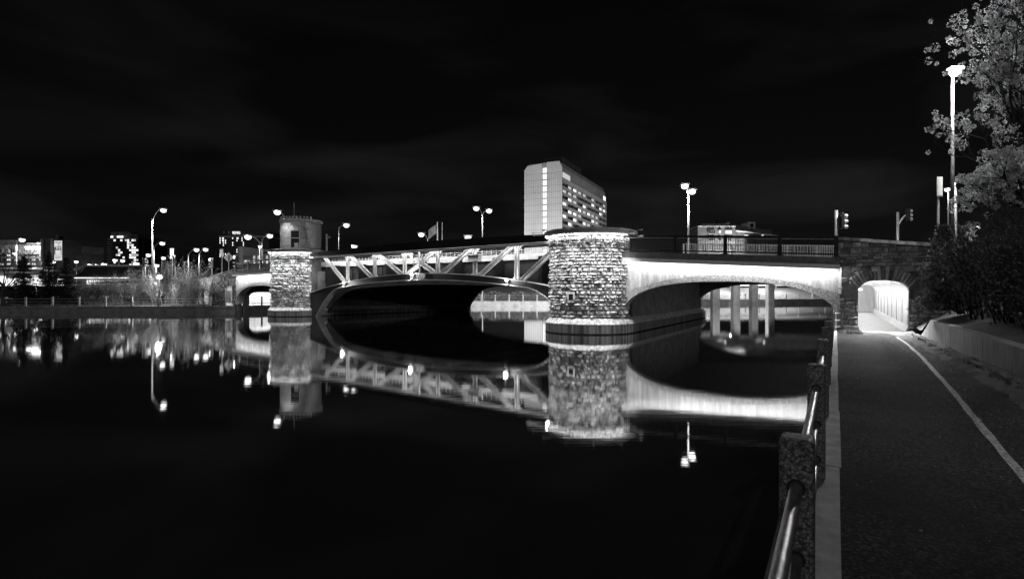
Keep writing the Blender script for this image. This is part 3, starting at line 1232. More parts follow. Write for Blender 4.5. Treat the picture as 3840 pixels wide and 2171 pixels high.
# deck edge behind the truss, girder below it, deck, underside beams
DZ = 4.38
tr.part('deck_edge', MB().hexa([B(TA, 1.25, 3.72), B(TB_, 1.25, 3.86), B(TB_, 1.75, 3.86), B(TA, 1.75, 3.72), B(TA, 1.25, DZ - .25), B(TB_, 1.25, DZ), B(TB_, 1.75, DZ), B(TA, 1.75, DZ - .25)]), M['concrete'])
mb = MB()
for i in range(30):
    sa, sb = TA + (TB_ - TA) * i / 30, TA + (TB_ - TA) * (i + 1) / 30
    mb.hexa([B(sa, 1.5, r_bot(sa) * .6 + .6), B(sb, 1.5, r_bot(sb) * .6 + .6), B(sb, 1.6, r_bot(sb) * .6 + .6), B(sa, 1.6, r_bot(sa) * .6 + .6),
             B(sa, 1.5, 3.74), B(sb, 1.5, 3.74), B(sb, 1.6, 3.74), B(sa, 1.6, 3.74)])
tr.part('girder_web', mb, M['mesh'])
for i in range(14):
    s = TA + 1 + (TB_ - TA - 2) * i / 13
    tr.part('girder_stiffener', MB().box(B(s, 1.46, 3.0), (.08, .07, 1.4), UV, NV(s)), M['mesh'])
tr.part('deck', MB().hexa([B(TA, 1.76, 3.9), B(TB_, 1.76, 3.95), B(TB_, WID - 1.2, 3.95), B(TA, WID - 1.2, 3.9), B(TA, 1.76, DZ - .2), B(TB_, 1.76, DZ - .05), B(TB_, WID - 1.2, DZ - .05), B(TA, WID - 1.2, DZ - .2)]), M['concrete_d'])
for i in range(7):
    s = 4 + 4.0 * i
    tr.part('floor_beam', MB().hexa([B(s - .15, .4, 2.75 - .005 * (s - TM) ** 2), B(s + .15, .4, 2.75 - .005 * (s - TM) ** 2), B(s + .15, WID - .4, 2.75 - .005 * (s - TM) ** 2), B(s - .15, WID - .4, 2.75 - .005 * (s - TM) ** 2),
                                      B(s - .15, .4, 3.9), B(s + .15, .4, 3.9), B(s + .15, WID - .4, 3.9), B(s - .15, WID - .4, 3.9)]), M['darksteel'])
ri = MB()
for sa, sb in zip(seg, seg[1:]):
    ri.hexa([B(sa, WID - .3, r_bot(sa)), B(sb, WID - .3, r_bot(sb)), B(sb, WID + .1, r_bot(sb)), B(sa, WID + .1, r_bot(sa)),
             B(sa, WID - .3, 3.9), B(sb, WID - .3, 3.9), B(sb, WID + .1, 3.9), B(sa, WID + .1, 3.9)])
tr.part('far_rib', ri, M['darksteel'])
tr.part('far_top_chord', MB().hexa([B(TA, WID - .3, CB), B(TB_, WID - .3, CB), B(TB_, WID, CB), B(TA, WID, CB), B(TA, WID - .3, 5.2), B(TB_, WID - .3, 5.2), B(TB_, WID, 5.2), B(TA, WID, 5.2)]), M['darksteel'])
# footway rail on the deck edge
mb = MB()
for z_ in (.14, .3, .46):
    mb.beam(B(TA + 1, 1.9, DZ - .22 + z_), B(TB_ - 1, 1.9, DZ + z_), .04, .04)
for i in range(60):
    s = TA + 1 + (TB_ - TA - 2) * i / 59
    zz = DZ - .25 + .25 * (s - TA) / (TB_ - TA)
    mb.beam(B(s, 1.9, zz), B(s, 1.9, zz + .5), .03, .03, UV)
tr.part('footway_rail', mb, M['pole'])
# light strip tucked behind the top chord
mb = MB()
for i in range(14):
    sa, sb = 2.6 + 27.2 * i / 14, 2.6 + 27.2 * (i + 1) / 14 - .1
    mb.poly(B(sa, .46, CB - .12), B(sb, .46, CB - .12), B(sb, .52, CB - .06), B(sa, .52, CB - .06))
tr.part('light_strip', mb, M['strip'])
mb = MB()
for i in range(20):
    sa, sb = 2.6 + 27.2 * i / 20, 2.6 + 27.2 * (i + 1) / 20 - .05
    mb.poly(B(sa, -.6, CB - .06), B(sb, -.6, CB - .06), B(sb, -.54, CB), B(sa, -.54, CB))
tr.part('front_light_strip', mb, M['strip2'])
tr.part('front_shield', MB().hexa([B(2.5, -.66, CB - .12), B(29.9, -.66, CB - .12), B(29.9, -.63, CB - .12), B(2.5, -.63, CB - .12), B(2.5, -.66, CB + .03), B(29.9, -.66, CB + .03), B(29.9, -.63, CB + .03), B(2.5, -.63, CB + .03)]), M['silver'])
tr.part('front_shelf', MB().hexa([B(2.5, -.64, CB + .035), B(29.9, -.64, CB + .035), B(29.9, -.2, CB + .035), B(2.5, -.2, CB + .035), B(2.5, -.64, CB + .06), B(29.9, -.64, CB + .06), B(29.9, -.2, CB + .06), B(2.5, -.2, CB + .06)]), M['darksteel'])
tr.part('strip_shield', MB().hexa([B(2.5, .38, CB - .2), B(29.9, .38, CB - .2), B(29.9, .42, CB - .2), B(2.5, .42, CB - .2), B(2.5, .38, CB), B(29.9, .38, CB), B(29.9, .42, CB), B(2.5, .42, CB)]), M['darksteel'])
# equipment box and gauge pole on the truss
p = at(1780, 970, 39.6)
eb = Thing('equipment_box', 'grey metal equipment box bolted on the truss right of centre', 'box', p - Z * .25)
eb.part('housing', MB().box(p, (1.05, .35, .48), UV, NV(15)), M['housing'], bevel=.03)
eb.part('hood', MB().box(p + Z * .27 - NV(15) * .05, (1.2, .5, .06), UV, NV(15)), M['pole'])
for k in (-1, 1):
    eb.part('cable', MB().tube([p + UV * .35 * k - Z * .24, p + UV * .33 * k - Z * .6, p + UV * .1 * k - Z * .8], .02, 5), M['black'])
gp = Thing('gauge_pole', 'thin grey gauge pole hanging in front of the truss centre', 'pole', at(1573, 1045, 42.7))
q = at(1573, 955, 42.7)
gp.part('pole', MB().tube([(q.x, q.y, 2.45), (q.x, q.y, 4.55)], .07, 6), M['pole'])
gp.part('bracket', MB().box((q.x - .25, q.y, 4.25), (.5, .2, .25)), M['housing'])
gp.part('thin_rod', MB().tube([(q.x - .45, q.y, 2.5), (q.x - .45, q.y, 4.3)], .025, 5), M['pole'])
# three navigation lamps on the rib
for px, py, s, lab in ((1299, 1053, 24.9, 'navigation lamp on the truss rib nearest the tower house'), (1560, 1027, 15.9, 'navigation lamp at the crown of the truss rib'),
                       (1911, 1045, 6.3, 'navigation lamp on the truss rib nearest the front pier')):
    p = B(s, -.42, r_top(s) - .05)
    th = Thing('navigation_lamp', lab, 'lamp', p - Z * .15, 'navigation lamps on the truss rib')
    th.part('lens', MB().ball(p, .13, 10, 6), M['navglow'], smooth=True)
    th.part('bracket', MB().beam(p + NV(s) * .1 - Z * .14, p + NV(s) * .32 - Z * .3, .06, .06).box(p - Z * .3, (.16, .12, .14)), M['housing'])
    light('navigation_light', 'POINT', p - NV(s) * .18, 110, th, .1)

# ------------------------------------------------------------------ abutments with path tunnels
AW = 29.7
TB0, TB1 = .86, 2.76          # tunnel jambs (b)
TBC, THW = (TB0 + TB1) / 2, (TB1 - TB0) / 2
TZS, TZT = 1.55, 2.06         # springing, crown


def tz(b):
    x = min(1, abs((b - TBC) / THW))
    return TZS + (TZT - TZS) * (1 - x ** 3.2) ** .55


def ab_top(b):
    return 3.96 - .125 * b


def tunnel_profile(f=1.0, n=22, zb=-.4):
    pts = [(TB0, zb), (TB0, .5)]
    for i in range(n + 1):
        x = -math.cos(math.pi * i / n)
        pts.append((TBC + THW * x, TZS + (TZT - TZS) * (max(0, 1 - abs(x) ** 3.2)) ** .55))
    pts += [(TB1, .5), (TB1, zb)]
    return pts


def abutment(name, label, P, mt_stone, bmax, seed, limit):
    """P(a, b, z): a into the wall from its face (0), b along the face away from the canal"""
    th = Thing(name, label, 'abutment', P(0, 1, -.4))
    core = MB()
    core.hexa([P(.0, .03, -.9), P(.0, TB0, -.9), P(.6, TB0, -.9), P(.6, .03, -.9), P(.0, .03, ab_top(0)), P(.0, TB0, ab_top(TB0)), P(.6, TB0, ab_top(TB0)), P(.6, .03, ab_top(0))])
    core.hexa([P(.0, TB1, -.9), P(.0, bmax, -.9), P(.6, bmax, -.9), P(.6, TB1, -.9), P(.0, TB1, ab_top(TB1)), P(.0, bmax, ab_top(bmax)), P(.6, bmax, ab_top(bmax)), P(.6, TB1, ab_top(TB1))])
    NB = 24
    bs = [TB0 + (TB1 - TB0) * (1 - math.cos(math.pi * i / NB)) / 2 for i in range(NB + 1)]
    for b0, b1 in zip(bs, bs[1:]):
        core.hexa([P(0, b0, tz(b0)), P(0, b1, tz(b1)), P(.6, b1, tz(b1)), P(.6, b0, tz(b0)), P(0, b0, ab_top(b0)), P(0, b1, ab_top(b1)), P(.6, b1, ab_top(b1)), P(.6, b0, ab_top(b0))])
    th.part('wall_core', core, M['mortar'])
    # voussoirs round the opening
    rr = random.Random(seed)
    NVS = 19
    prof = []
    for i in range(241):
        x = -math.cos(math.pi * i / 240)
        prof.append((TBC + THW * x, TZS + (TZT - TZS) * (max(0, 1 - abs(x) ** 3.2)) ** .55))
    ln = [0]
    for (b0, z0), (b1, z1) in zip(prof, prof[1:]):
        ln.append(ln[-1] + math.hypot(b1 - b0, z1 - z0))

    def on(t):
        t *= ln[-1]
        for i in range(240):
            if ln[i + 1] >= t:
                k = (t - ln[i]) / (ln[i + 1] - ln[i] + 1e-9)
                return prof[i][0] + (prof[i + 1][0] - prof[i][0]) * k, prof[i][1] + (prof[i + 1][1] - prof[i][1]) * k
        return prof[-1]
    fb, fz = TBC, .55
    for k in range(NVS):
        t0, t1 = (k + .06) / NVS, (k + .94) / NVS
        out_l = rr.uniform(.5, .66)
        p = []
        for t in (t0, t1):
            b_, z_ = on(t)
            dx, dz = b_ - fb, z_ - fz
            l_ = math.hypot(dx, dz)
            p.append(((b_, z_), (b_ + dx / l_ * out_l, z_ + dz / l_ * out_l)))
        pr = rr.uniform(.07, .13)
        mb = MB()
        mid = [((p[0][j][0] + p[1][j][0]) / 2, (p[0][j][1] + p[1][j][1]) / 2) for j in (0, 1)]
        cc = ((mid[0][0] + mid[1][0]) / 2, (mid[0][1] + mid[1][1]) / 2)
        base = [p[0][0], p[1][0], p[1][1], p[0][1]]
        vs = [P(.1, *q_) for q_ in base] + [P(-.045, *q_) for q_ in base] + [P(-pr, cc[0] + (q_[0] - cc[0]) * .72, cc[1] + (q_[1] - cc[1]) * .72) for q_ in base]
        mb.add(vs, [(0, 1, 5, 4), (1, 2, 6, 5), (2, 3, 7, 6), (3, 0, 4, 7), (4, 5, 9, 8), (5, 6, 10, 9), (6, 7, 11, 10), (7, 4, 8, 11), (8, 9, 10, 11)])
        th.part('voussoir', mb, mt_stone)
    # coursed stones
    fwd = (P(0, 1, 0) - P(0, 0, 0)).normalized()
    nrm = (P(-1, 0, 0) - P(0, 0, 0)).normalized()
    rz = math.atan2(nrm.y, nrm.x) + math.pi / 2
    spots = []
    z = -.1
    while z < 4.1:
        h = rr.choice([.12, .15, .18, .22, .26])
        b = rr.uniform(-.1, .05)
        while b < bmax:
            w = rr.uniform(.2, .52)
            b0, b1 = max(b, .04), min(b + w, bmax)
            top = min(ab_top(b0), ab_top(b1))
            zt = min(z + h, top - .005)
            zm = (z + zt) / 2
            ok = zt - z > .05
            # keep clear of the opening and its voussoirs
            for bb in (b0 + .02, (b0 + b1) / 2, b1 - .02):
                dx, dz = bb - fb, zm - fz
                if TB0 < bb < TB1 and zm < tz(bb) + .05:
                    ok = False
                if zm > 1.3:
                    l_ = math.hypot(dx, dz)
                    ang_ = math.atan2(dz, dx)
                    for q_ in range(40):
                        rr_ = l_ * q_ / 40
                        bq, zq = fb + math.cos(ang_) * rr_, fz + math.sin(ang_) * rr_
                        if not (TB0 <= bq <= TB1 and zq <= tz(bq)):
                            if l_ - rr_ < .5:
                                ok = False
                            break
            if not ok and zm < 1.3:
                if b0 < TB0 < b1:
                    b1 = TB0
                    ok = True
                elif b0 < TB1 < b1:
                    b0 = TB1
                    ok = True
            if ok and b1 - b0 > .07 and zt - z > .05:
                p = P(-.0, (b0 + b1) / 2, zm)
                spots.append((10 - b0, p, rz, b1 - b0 - .016, zt - z - .016))
            b += w
        z += h
    lay_stones(th, spots, mt_stone, limit=limit, depth=.075)
    # coping stones
    b = 0.0
    while b < bmax - .1:
        w = min(rr.uniform(.9, 1.3), bmax - b)
        mb = MB()
        segs = 7
        for i in range(segs):
            b0, b1 = b + .01 + (w - .02) * i / segs, b + .01 + (w - .02) * (i + 1) / segs
            f0, f1 = -.1 - .03 * rr.random(), -.1 - .03 * rr.random()
            mb.hexa([P(f0, b0, ab_top(b0) + .005), P(f1, b1, ab_top(b1) + .005), P(.62, b1, ab_top(b1) + .005), P(.62, b0, ab_top(b0) + .005),
                     P(f0 + .03, b0, ab_top(b0) + .14 + .02 * rr.random()), P(f1 + .03, b1, ab_top(b1) + .14 + .02 * rr.random()), P(.62, b1, ab_top(b1) + .15), P(.62, b0, ab_top(b0) + .15)])
        th.part('coping_stone', mb, mt_stone)
        b += w
    return th


def PRt(a, b, z):
    return RR(AW + a, b, z)


def PLt(a, b, z):
    p = B(45.9, 0, 0) + UV * b + NV(33) * a
    return Vector((p.x, p.y, z))


ab_r = abutment('stone_abutment', 'dark rough stone abutment wall around the bright path tunnel at right', PRt, M['stone_d'], 8.0, 21, 300)
ab_l = abutment('stone_abutment', 'distant dark stone abutment with small lit tunnel mouth behind bushes', PLt, M['stone_d'], 13.0, 22, 200)
# footing of the pier between canal and tunnel
ab_r.part('footing', MB().hexa([RR(29.25, .3, -.6), RR(29.25, .98, -.6), RR(29.72, .98, -.6), RR(29.72, .3, -.6), RR(29.4, .3, -.02), RR(29.4, .88, -.02), RR(29.72, .88, -.02), RR(29.72, .3, -.02)]), M['concrete'])


def tunnel(name, label, P, length, fz_, nl, power, open_side=True, cut=False):
    th = Thing(name, label, 'tunnel', P(.6, TBC, -.3))
    prof = tunnel_profile()
    # ribbed lining: short rings, every joint a shallow groove
    seg_l = 2.9
    a = .02
    k = 0
    while a < length:
        mb = MB()
        rows = []
        for t, grow in ((0, .03), (.05, .0), (.5, -.0), (.95, .0), (1.0, .03)):
            row = []
            for i, (b, z) in enumerate(prof):
                if (open_side or cut) and b < TB0 + .001 and z < TZS - .02:
                    continue
                row.append(P(a + seg_l * t, TBC + (b - TBC) * (1 + grow), z + grow * .4))
            rows.append(row)
        mb.grid(rows)
        th.part('lining_ring', mb, M['tunnel'], smooth=False)
        mb = MB()
        for t0 in (0.01,):
            mb.hexa([P(a + .02, TB1 - .14, fz_), P(a + seg_l - .02, TB1 - .14, fz_), P(a + seg_l - .02, TB1 + .02, fz_), P(a + .02, TB1 + .02, fz_),
                     P(a + .02, TB1 - .03, fz_ + .3), P(a + seg_l - .02, TB1 - .03, fz_ + .3), P(a + seg_l - .02, TB1 + .02, fz_ + .3), P(a + .02, TB1 + .02, fz_ + .3)])
        th.part('kerb', mb, M['tunnel'])
        jt = MB()
        jt.hexa([P(a - .035, TB1 - .012, fz_ + .3), P(a + .035, TB1 - .012, fz_ + .3), P(a + .035, TB1 + .05, fz_ + .3), P(a - .035, TB1 + .05, fz_ + .3),
                 P(a - .035, TB1 - .012, TZS), P(a + .035, TB1 - .012, TZS), P(a + .035, TB1 + .05, TZS), P(a - .035, TB1 + .05, TZS)])
        th.part('wall_joint', jt, M['concrete_d'])
        a += seg_l
        k += 1
    th.part('floor', MB().poly(P(-.15, TB0 - .6, fz_ + .006), P(-.15, TB1 + .1, fz_ + .006), P(length, TB1 + .1, fz_ + .006), P(length, TB0 - .6, fz_ + .006)), M['tunnelfloor'])
    th.part('end_wall', MB().poly(P(length, TB0 - .3, -.6), P(length, TB1 + .3, -.6), P(length, TB1 + .3, 2.3), P(length, TB0 - .3, 2.3)), M['tunnel'])
    if open_side:
        k = 0
        a = 1.4
        while a < length - 1:
            mb = MB()
            mb.hexa([P(a, .18, -.9), P(a + .55, .18, -.9), P(a + .55, TB0 - .02, -.9), P(a, TB0 - .02, -.9), P(a, .18, 1.45), P(a + .55, .18, 1.45), P(a + .55, TB0 - .02, 1.45), P(a, TB0 - .02, 1.45)])
            mb.hexa([P(a, .18, 1.1), P(a + .55, .18, 1.1), P(a + .55, .3, 1.1), P(a, .3, 1.1), P(a - .35, .18, 1.46), P(a + .9, .18, 1.46), P(a + .9, .3, 1.46), P(a - .35, .3, 1.46)])
            th.part('column', mb, M['concrete'])
            a += 2.9
        th.part('edge_beam', MB().hexa([P(.62, .05, 1.47), P(length, .05, 1.47), P(length, TB0 - .01, 1.47), P(.62, TB0 - .01, 1.47), P(.62, .05, 3.0), P(length, .05, 3.0), P(length, TB0 - .01, 3.0), P(.62, TB0 - .01, 3.0)]), M['soffit'])
        th.part('bank_wall', MB().hexa([P(.62, -.25, -1.6), P(length, -.25, -1.6), P(length, .17, -1.6), P(.62, .17, -1.6), P(.62, -.05, fz_ - .02), P(length, -.05, fz_ - .02), P(length, .17, fz_ - .02), P(.62, .17, fz_ - .02)]), M['concrete_d'])
    for i in range(nl):
        a = 1.9 + i * (length - 3) / max(1, nl - .5)
        mb = MB().box(P(a, TB0 + .16, 1.66), (.9, .08, .06), (P(1, 0, 0) - P(0, 0, 0)).normalized(), (P(0, 1, 0) - P(0, 0, 0)).normalized())
        th.part('tube_lamp', mb, M['tube'])
        light('tunnel_light', 'POINT', P(a, TB0 + .32, 1.5), power, th, .12)
    return th


tun = tunnel('path_tunnel', 'brightly lit white lined path tunnel through the right abutment', PRt, 26.0, hp(30), 7, 80)
tun.part('added_mouth_lamp', MB().box(PRt(.3, TBC, 1.99), (.5, .1, .05), RV, EV), M['tube'])  # extra lamp added inside the mouth to brighten the path outside
light('added_mouth_light', 'SPOT', PRt(.3, TBC, 1.93), 2600, tun, .1, PRt(-2.0, TBC - .2, -.3), 100, .9)
tunnel('path_tunnel', 'small lit tunnel mouth in the distant left abutment', PLt, 9.0, -.2, 3, 90, open_side=False, cut=True)
# wall of the left arch with its lit side opening
sw = Thing('side_opening', 'lit side opening with dark rail seen through the left arch', 'wall', B(45.9, 2, WZ))
mb = MB()


def SL(d, z, o=0.0):
    p = B(45.75 + o, d, z)
    return Vector((p.x, p.y, z))


D0, D1 = 1.35, 4.3
mb.hexa([SL(.72, -1.4), SL(12, -1.4), SL(12, -1.4, .3), SL(.72, -1.4, .3), SL(.72, -.2), SL(12, -.2), SL(12, -.2, .3), SL(.72, -.2, .3)])
mb.hexa([SL(.72, -.19), SL(D0, -.19), SL(D0, -.19, .3), SL(.72, -.19, .3), SL(.72, 3.2), SL(D0, 3.2), SL(D0, 3.2, .3), SL(.72, 3.2, .3)])
mb.hexa([SL(D1, -.19), SL(12, -.19), SL(12, -.19, .3), SL(D1, -.19, .3), SL(D1, 3.2), SL(12, 3.2), SL(12, 3.2, .3), SL(D1, 3.2, .3)])
for i in range(12):
    t0, t1 = D0 + (D1 - D0) * i / 12, D0 + (D1 - D0) * (i + 1) / 12
    f = lambda t: 1.32 - .45 * abs((t - (D0 + D1) / 2) / ((D1 - D0) / 2)) ** 5
    mb.hexa([SL(t0, f(t0)), SL(t1, f(t1)), SL(t1, f(t1), .3), SL(t0, f(t0), .3), SL(t0, 3.2), SL(t1, 3.2), SL(t1, 3.2, .3), SL(t0, 3.2, .3)])
sw.part('wall', mb, M['soffit'])
sw.part('back_wall', MB().poly(SL(.8, -.3, 2.6), SL(7, -.3, 2.6), SL(7, 2.4, 2.6), SL(.8, 2.4, 2.6)), M['tunnel'])
sw.part('floor', MB().poly(SL(.8, -.19, .3), SL(7, -.19, .3), SL(7, -.19, 2.6), SL(.8, -.19, 2.6)), M['tunnelfloor'])
sw.part('post', MB().box(SL(2.85, .33, .1), (.15, .15, 1.05)), M['blacksteel'])
for z_ in (.7, .38, .06):
    sw.part('pipe_rail', MB().tube([SL(D0, z_, .1), SL(D1, z_, .1)], .03, 6), M['blacksteel'])
for d_ in (1.2, 3.8):
    sw.part('tube_lamp', MB().box(SL(d_, 2.2, 1.4), (.6, .08, .06)), M['tube'])
    light('tunnel_light', 'POINT', SL(d_, 1.95, 1.3), 90, sw, .1)

# approach roads behind the abutments
mb = MB()
mb.poly(RR(30.4, .05, 2.9), RR(30.4, 8, 2.35), RR(30.4, 60, 2.2), RR(57, 60, 2.2), RR(57, .05, 2.9))
mb.poly(RR(30.4, .05, 2.9), RR(57, .05, 2.9), RR(57, .05, 2.5), RR(30.4, .05, 2.5))
mb.poly(RR(57, 60, 2.2), RR(57, .05, 2.9), RR(57, .05, -.4), RR(57, 60, -.4))
mb.poly(RR(30.3, 8, -.4), RR(30.3, 60, -.4), RR(30.3, 60, 2.2), RR(30.3, 8, 2.35))
single('road', mb, M['asphalt'], (0, 0, 0), kind='structure')
mb = MB()
q0, q1 = B(46.4, .3, 3.4), B(46.4, WID, 3.4)
q2, q3 = q1 + UV * 60, q0 + UV * 60
mb.poly(q0, q1, q2 - Z * .6, q3 - Z * .6)
single('road', mb, M['asphalt'], (0, 0, 0), kind='structure')

# picket guard rail along the far edge of the right approach
gr = Thing('picket_guard_rail', 'pale picket guard rail along the road above the stone abutment', 'railing', RR(48, 8, 2.7))
gp_ = [RR(48.5, .5 + i * .0, 0) for i in range(1)]


def G(t):
    return RR(48.5 - .22 * t, .6 + t, 0)


for i in range(13):
    gr.part('post', MB().box(G(i * 2.0) + Z * 3.55, (.14, .14, 1.7)), M['pole'])
for z_ in (4.36, 3.5):
    gr.part('rail', MB().beam(G(0) + Z * z_, G(24.0) + Z * (z_), .08, .08), M['pole'])
mb = MB()
for i in range(200):
    mb.beam(G(.1 + i * .12) + Z * 3.5, G(.1 + i * .12) + Z * 4.34, .045, .045, X)
gr.part('picket_row', mb, M['pole'], kind='stuff')
fr = Thing('picket_guard_rail', 'pale picket guard rail on the far side of the right arched span', 'railing', B(-8, WID, 4.0))
for i in range(7):
    s = -14 + i * 2.2
    fr.part('post', MB().box(B(s, WID + .2, zc_r(s) + 1.75), (.14, .14, 1.3)), M['pole'])
fr.part('rail', MB().beam(B(-14.5, WID + .2, zc_r(-14.5) + 2.4), B(-1, WID + .2, zc_r(-1) + 2.4), .1, .1), M['pole'])
mb = MB()
for i in range(110):
    s = -14.4 + i * .122
    mb.beam(B(s, WID + .2, zc_r(s) + 1.54), B(s, WID + .2, zc_r(s) + 2.38), .05, .05, UV)
fr.part('picket_row', mb, M['pole'], kind='stuff')

# ------------------------------------------------------------------ far quays, hedge, overpass columns seen under the bridge
def quay_line(name, label, pts, ztop, mt, cat='quay wall', step=2.77, cop=True):
    th = Thing(name, label, cat, (pts[0][0], pts[0][1], WZ))
    body = MB()
    for (x0, y0), (x1, y1) in zip(pts, pts[1:]):
        d = Vector((x1 - x0, y1 - y0, 0)).normalized()
        nn = Vector((-d.y, d.x, 0))
        p0, p1 = Vector((x0, y0, 0)), Vector((x1, y1, 0))
        body.hexa([p0 - nn * .05 - Z * 1.6, p1 - nn * .05 - Z * 1.6, p1 + nn * .5 - Z * 1.6, p0 + nn * .5 - Z * 1.6,
                   p0 - nn * .05 + Z * (ztop - .22), p1 - nn * .05 + Z * (ztop - .22), p1 + nn * .5 + Z * (ztop - .22), p0 + nn * .5 + Z * (ztop - .22)])
        ln = (p1 - p0).length
        k = max(1, int(ln / step))
        for i in range(k):
            a0, a1 = p0 + d * (ln * i / k + .015), p0 + d * (ln * (i + 1) / k - .015)
            mb = MB()
            mb.hexa([a0 - nn * .12 + Z * (ztop - .21), a1 - nn * .12 + Z * (ztop - .21), a1 + nn * .5 + Z * (ztop - .21), a0 + nn * .5 + Z * (ztop - .21),
                     a0 - nn * .12 + Z * ztop, a1 - nn * .12 + Z * ztop, a1 + nn * .5 + Z * ztop, a0 + nn * .5 + Z * ztop])
            th.part('coping_stone', mb, mt)
    th.part('wall_body', body, mt)
    return th


def fence_line(name, label, pts, z0, spacing, mt, wide=None, off=.25):
    th = Thing(name, label, 'railing', (pts[0][0], pts[0][1], z0))
    allp = []
    for (x0, y0), (x1, y1) in zip(pts, pts[1:]):
        p0, p1 = Vector((x0, y0, z0)), Vector((x1, y1, z0))
        d = (p1 - p0).normalized()
        nn = Vector((-d.y, d.x, 0)) * off
        k = max(1, round((p1 - p0).length / spacing))
        rz = math.atan2(d.y, d.x)
        for i in range(k):
            p = p0 + (p1 - p0) * (i / k) + nn
            allp.append(p)
            o = th.inst('post', post_me, mt, p, (0, 0, rz), (1.15, 1.15, 1.0))
            o.material_slots[0].link = 'OBJECT'
            o.material_slots[0].material = mt
    for zr in (.82, .5, .2):
        th.part('pipe_rail', MB().tube([p + Z * zr for p in allp], .032, 5), M['rail'])
    return th


LQ = [(-31.4, 62.1), (-57, 60.6), (-82, 58.2)]
quay_line('quay_wall', 'long low stone quay wall on the far left bank', [LQ[2], LQ[1], LQ[0]], -.2, M['concrete_d'])
fence_line('canal_railing', 'railing with concrete posts along the far left bank', [LQ[2], LQ[1], LQ[0]], -.2, 2.77, M['concrete'])
FQ = [(-9, 84.1), (6, 84), (20, 90), (34.7, 99), (60, 104.5), (75, 109)]
quay_line('quay_wall', 'bright quay wall of the opposite bank seen under the truss', FQ[:3], -.12, M['concrete'])
fence_line('canal_railing', 'railing before the hedge seen under the truss', FQ[:3], -.12, 2.2, M['concrete'])
quay_line('quay_wall', 'quay wall behind the overpass columns seen under the right arch', FQ[2:], -.12, M['concrete_d'])
fence_line('canal_railing', 'railing behind the overpass columns seen under the right arch', FQ[2:], -.12, 2.77, M['concrete'])
# hedge
Ck = []
for i in range(5200):
    t = rng.uniform(0, 1)
    x = -10 + 34 * t
    y = 86.3 + (0 if x < 6 else (x - 6) * .43) + rng.uniform(-.6, .6)
    Ck.append((x, y, -.1 + 1.35 * rng.beta(2, 1.3) * (1 + .15 * math.sin(x * 1.7))))
single('hedge', quads('hedge', leaf_quads(np.array(Ck), .16), (6, 86, -.2)), M['hedge'], (6, 86, -.2), 'clipped bright hedge behind the railing seen under the truss', 'hedge')
# bank rising behind the hedge
mb = MB()
mb.grid([[Vector((-40, 89, -.2)), Vector((8, 89, -.2)), Vector((34, 102, -.2)), Vector((62, 108, -.2)), Vector((120, 128, -.2))],
         [Vector((-40, 99, 2.0)), Vector((8, 99, 2.2)), Vector((34, 112, 2.0)), Vector((62, 118, 2.0)), Vector((120, 138, 2.0))],
         [Vector((-40, 160, 2.6)), Vector((8, 160, 2.6)), Vector((34, 170, 2.6)), Vector((62, 180, 2.6)), Vector((120, 200, 2.6))]])
single('far_bank', mb, M['grass'], (0, 0, 0), kind='structure', smooth=True)
ovp = Thing('overpass', 'concrete overpass whose four columns stand in the water beyond the right arch', 'overpass', at(2780, 1140, 96))
for px, w in ((2607, 1.2), (2687, 1.25), (2764, 1.2), (2832, 1.15), (2894, 1.1)):
    p = at(px, 1140, 96 if px < 2800 else 98)
    ovp.part('column', MB().hexa([p + Vector((-w / 2, 0, -.5)), p + Vector((w / 2, 0, -.5)), p + Vector((w / 2, 1.4, -.5)), p + Vector((-w / 2, 1.4, -.5)),
                                   p + Vector((-w / 2, 0, 6)), p + Vector((w / 2, 0, 6)), p + Vector((w / 2, 1.4, 6)), p + Vector((-w / 2, 1.4, 6))]), M['concrete'], bevel=.1)
c = at(2780, 1140, 96)
ovp.part('deck', MB().box((c.x, 97, 5.45), (60, 9, .9)), M['soffit'])
ovp.part('barrier', MB().box((c.x, 92.7, 6.2), (60, .4, .6)), M['concrete_d'])
rg = Thing('road_guard_rail', 'steel guard rail along the road behind the overpass columns', 'guard rail', (45, 114, 2))
rg.part('beam', MB().beam((20, 112, 2.6), (90, 126, 2.6), .1, .35), M['pole'])
for i in range(14):
    t = i / 13
    rg.part('post', MB().box((20 + 70 * t, 112.2 + 14 * t, 2.1), (.15, .15, 1.2)), M['pole'])


# ------------------------------------------------------------------ lamps
def street_lamp(label, px, py, depth, pole_px, power, group=None, base_z=0.0, r_=.24, second=None, top_py=None, prad=.09, point=None):
    r_ *= 1.2
    hp_ = at(px, py, depth)
    tp = at(pole_px, (top_py if top_py else py + 12), depth)
    th = Thing('street_lamp', label, 'street lamp', (tp.x, depth, base_z), group)
    th.part('pole', MB().tube([(tp.x, depth, base_z), (tp.x, depth, (base_z + tp.z) / 2), (tp.x, depth, tp.z)], [prad, prad * .8, prad * .6], 8), M['pole'] if depth > 30 else M['beam'], smooth=True)
    for q in [hp_] + ([at(second[0], second[1], depth)] if second else []):
        mid = Vector(((tp.x * .45 + q.x * .55), depth, q.z + .02 * abs(q.x - tp.x)))
        if (q - tp).length > .35:
            th.part('arm', MB().tube([tp - Z * .3, (tp * .6 + mid * .4), mid, q + Z * .1], [prad * .5, prad * .45, prad * .4, prad * .4], 6), M['pole'])
        hd = th.part('head', MB().box(q + Z * (r_ * .55), (r_ * 2.6, r_ * 1.3, r_ * .5)), M['housing'], bevel=.03)
        th.part('lens', MB().ball(q - Z * .02, r_, 12, 8, .8), M['lampglow'], parent=hd, smooth=True)
        if power and not point:
            light('street_light', 'SPOT', q - Z * (r_ * 1.0), power * .3, th, .2, q - Z * 5, 136, .35)
        elif power:
            light('street_light', 'POINT', q + Vector(point), power * .15, th, .2)
    return th


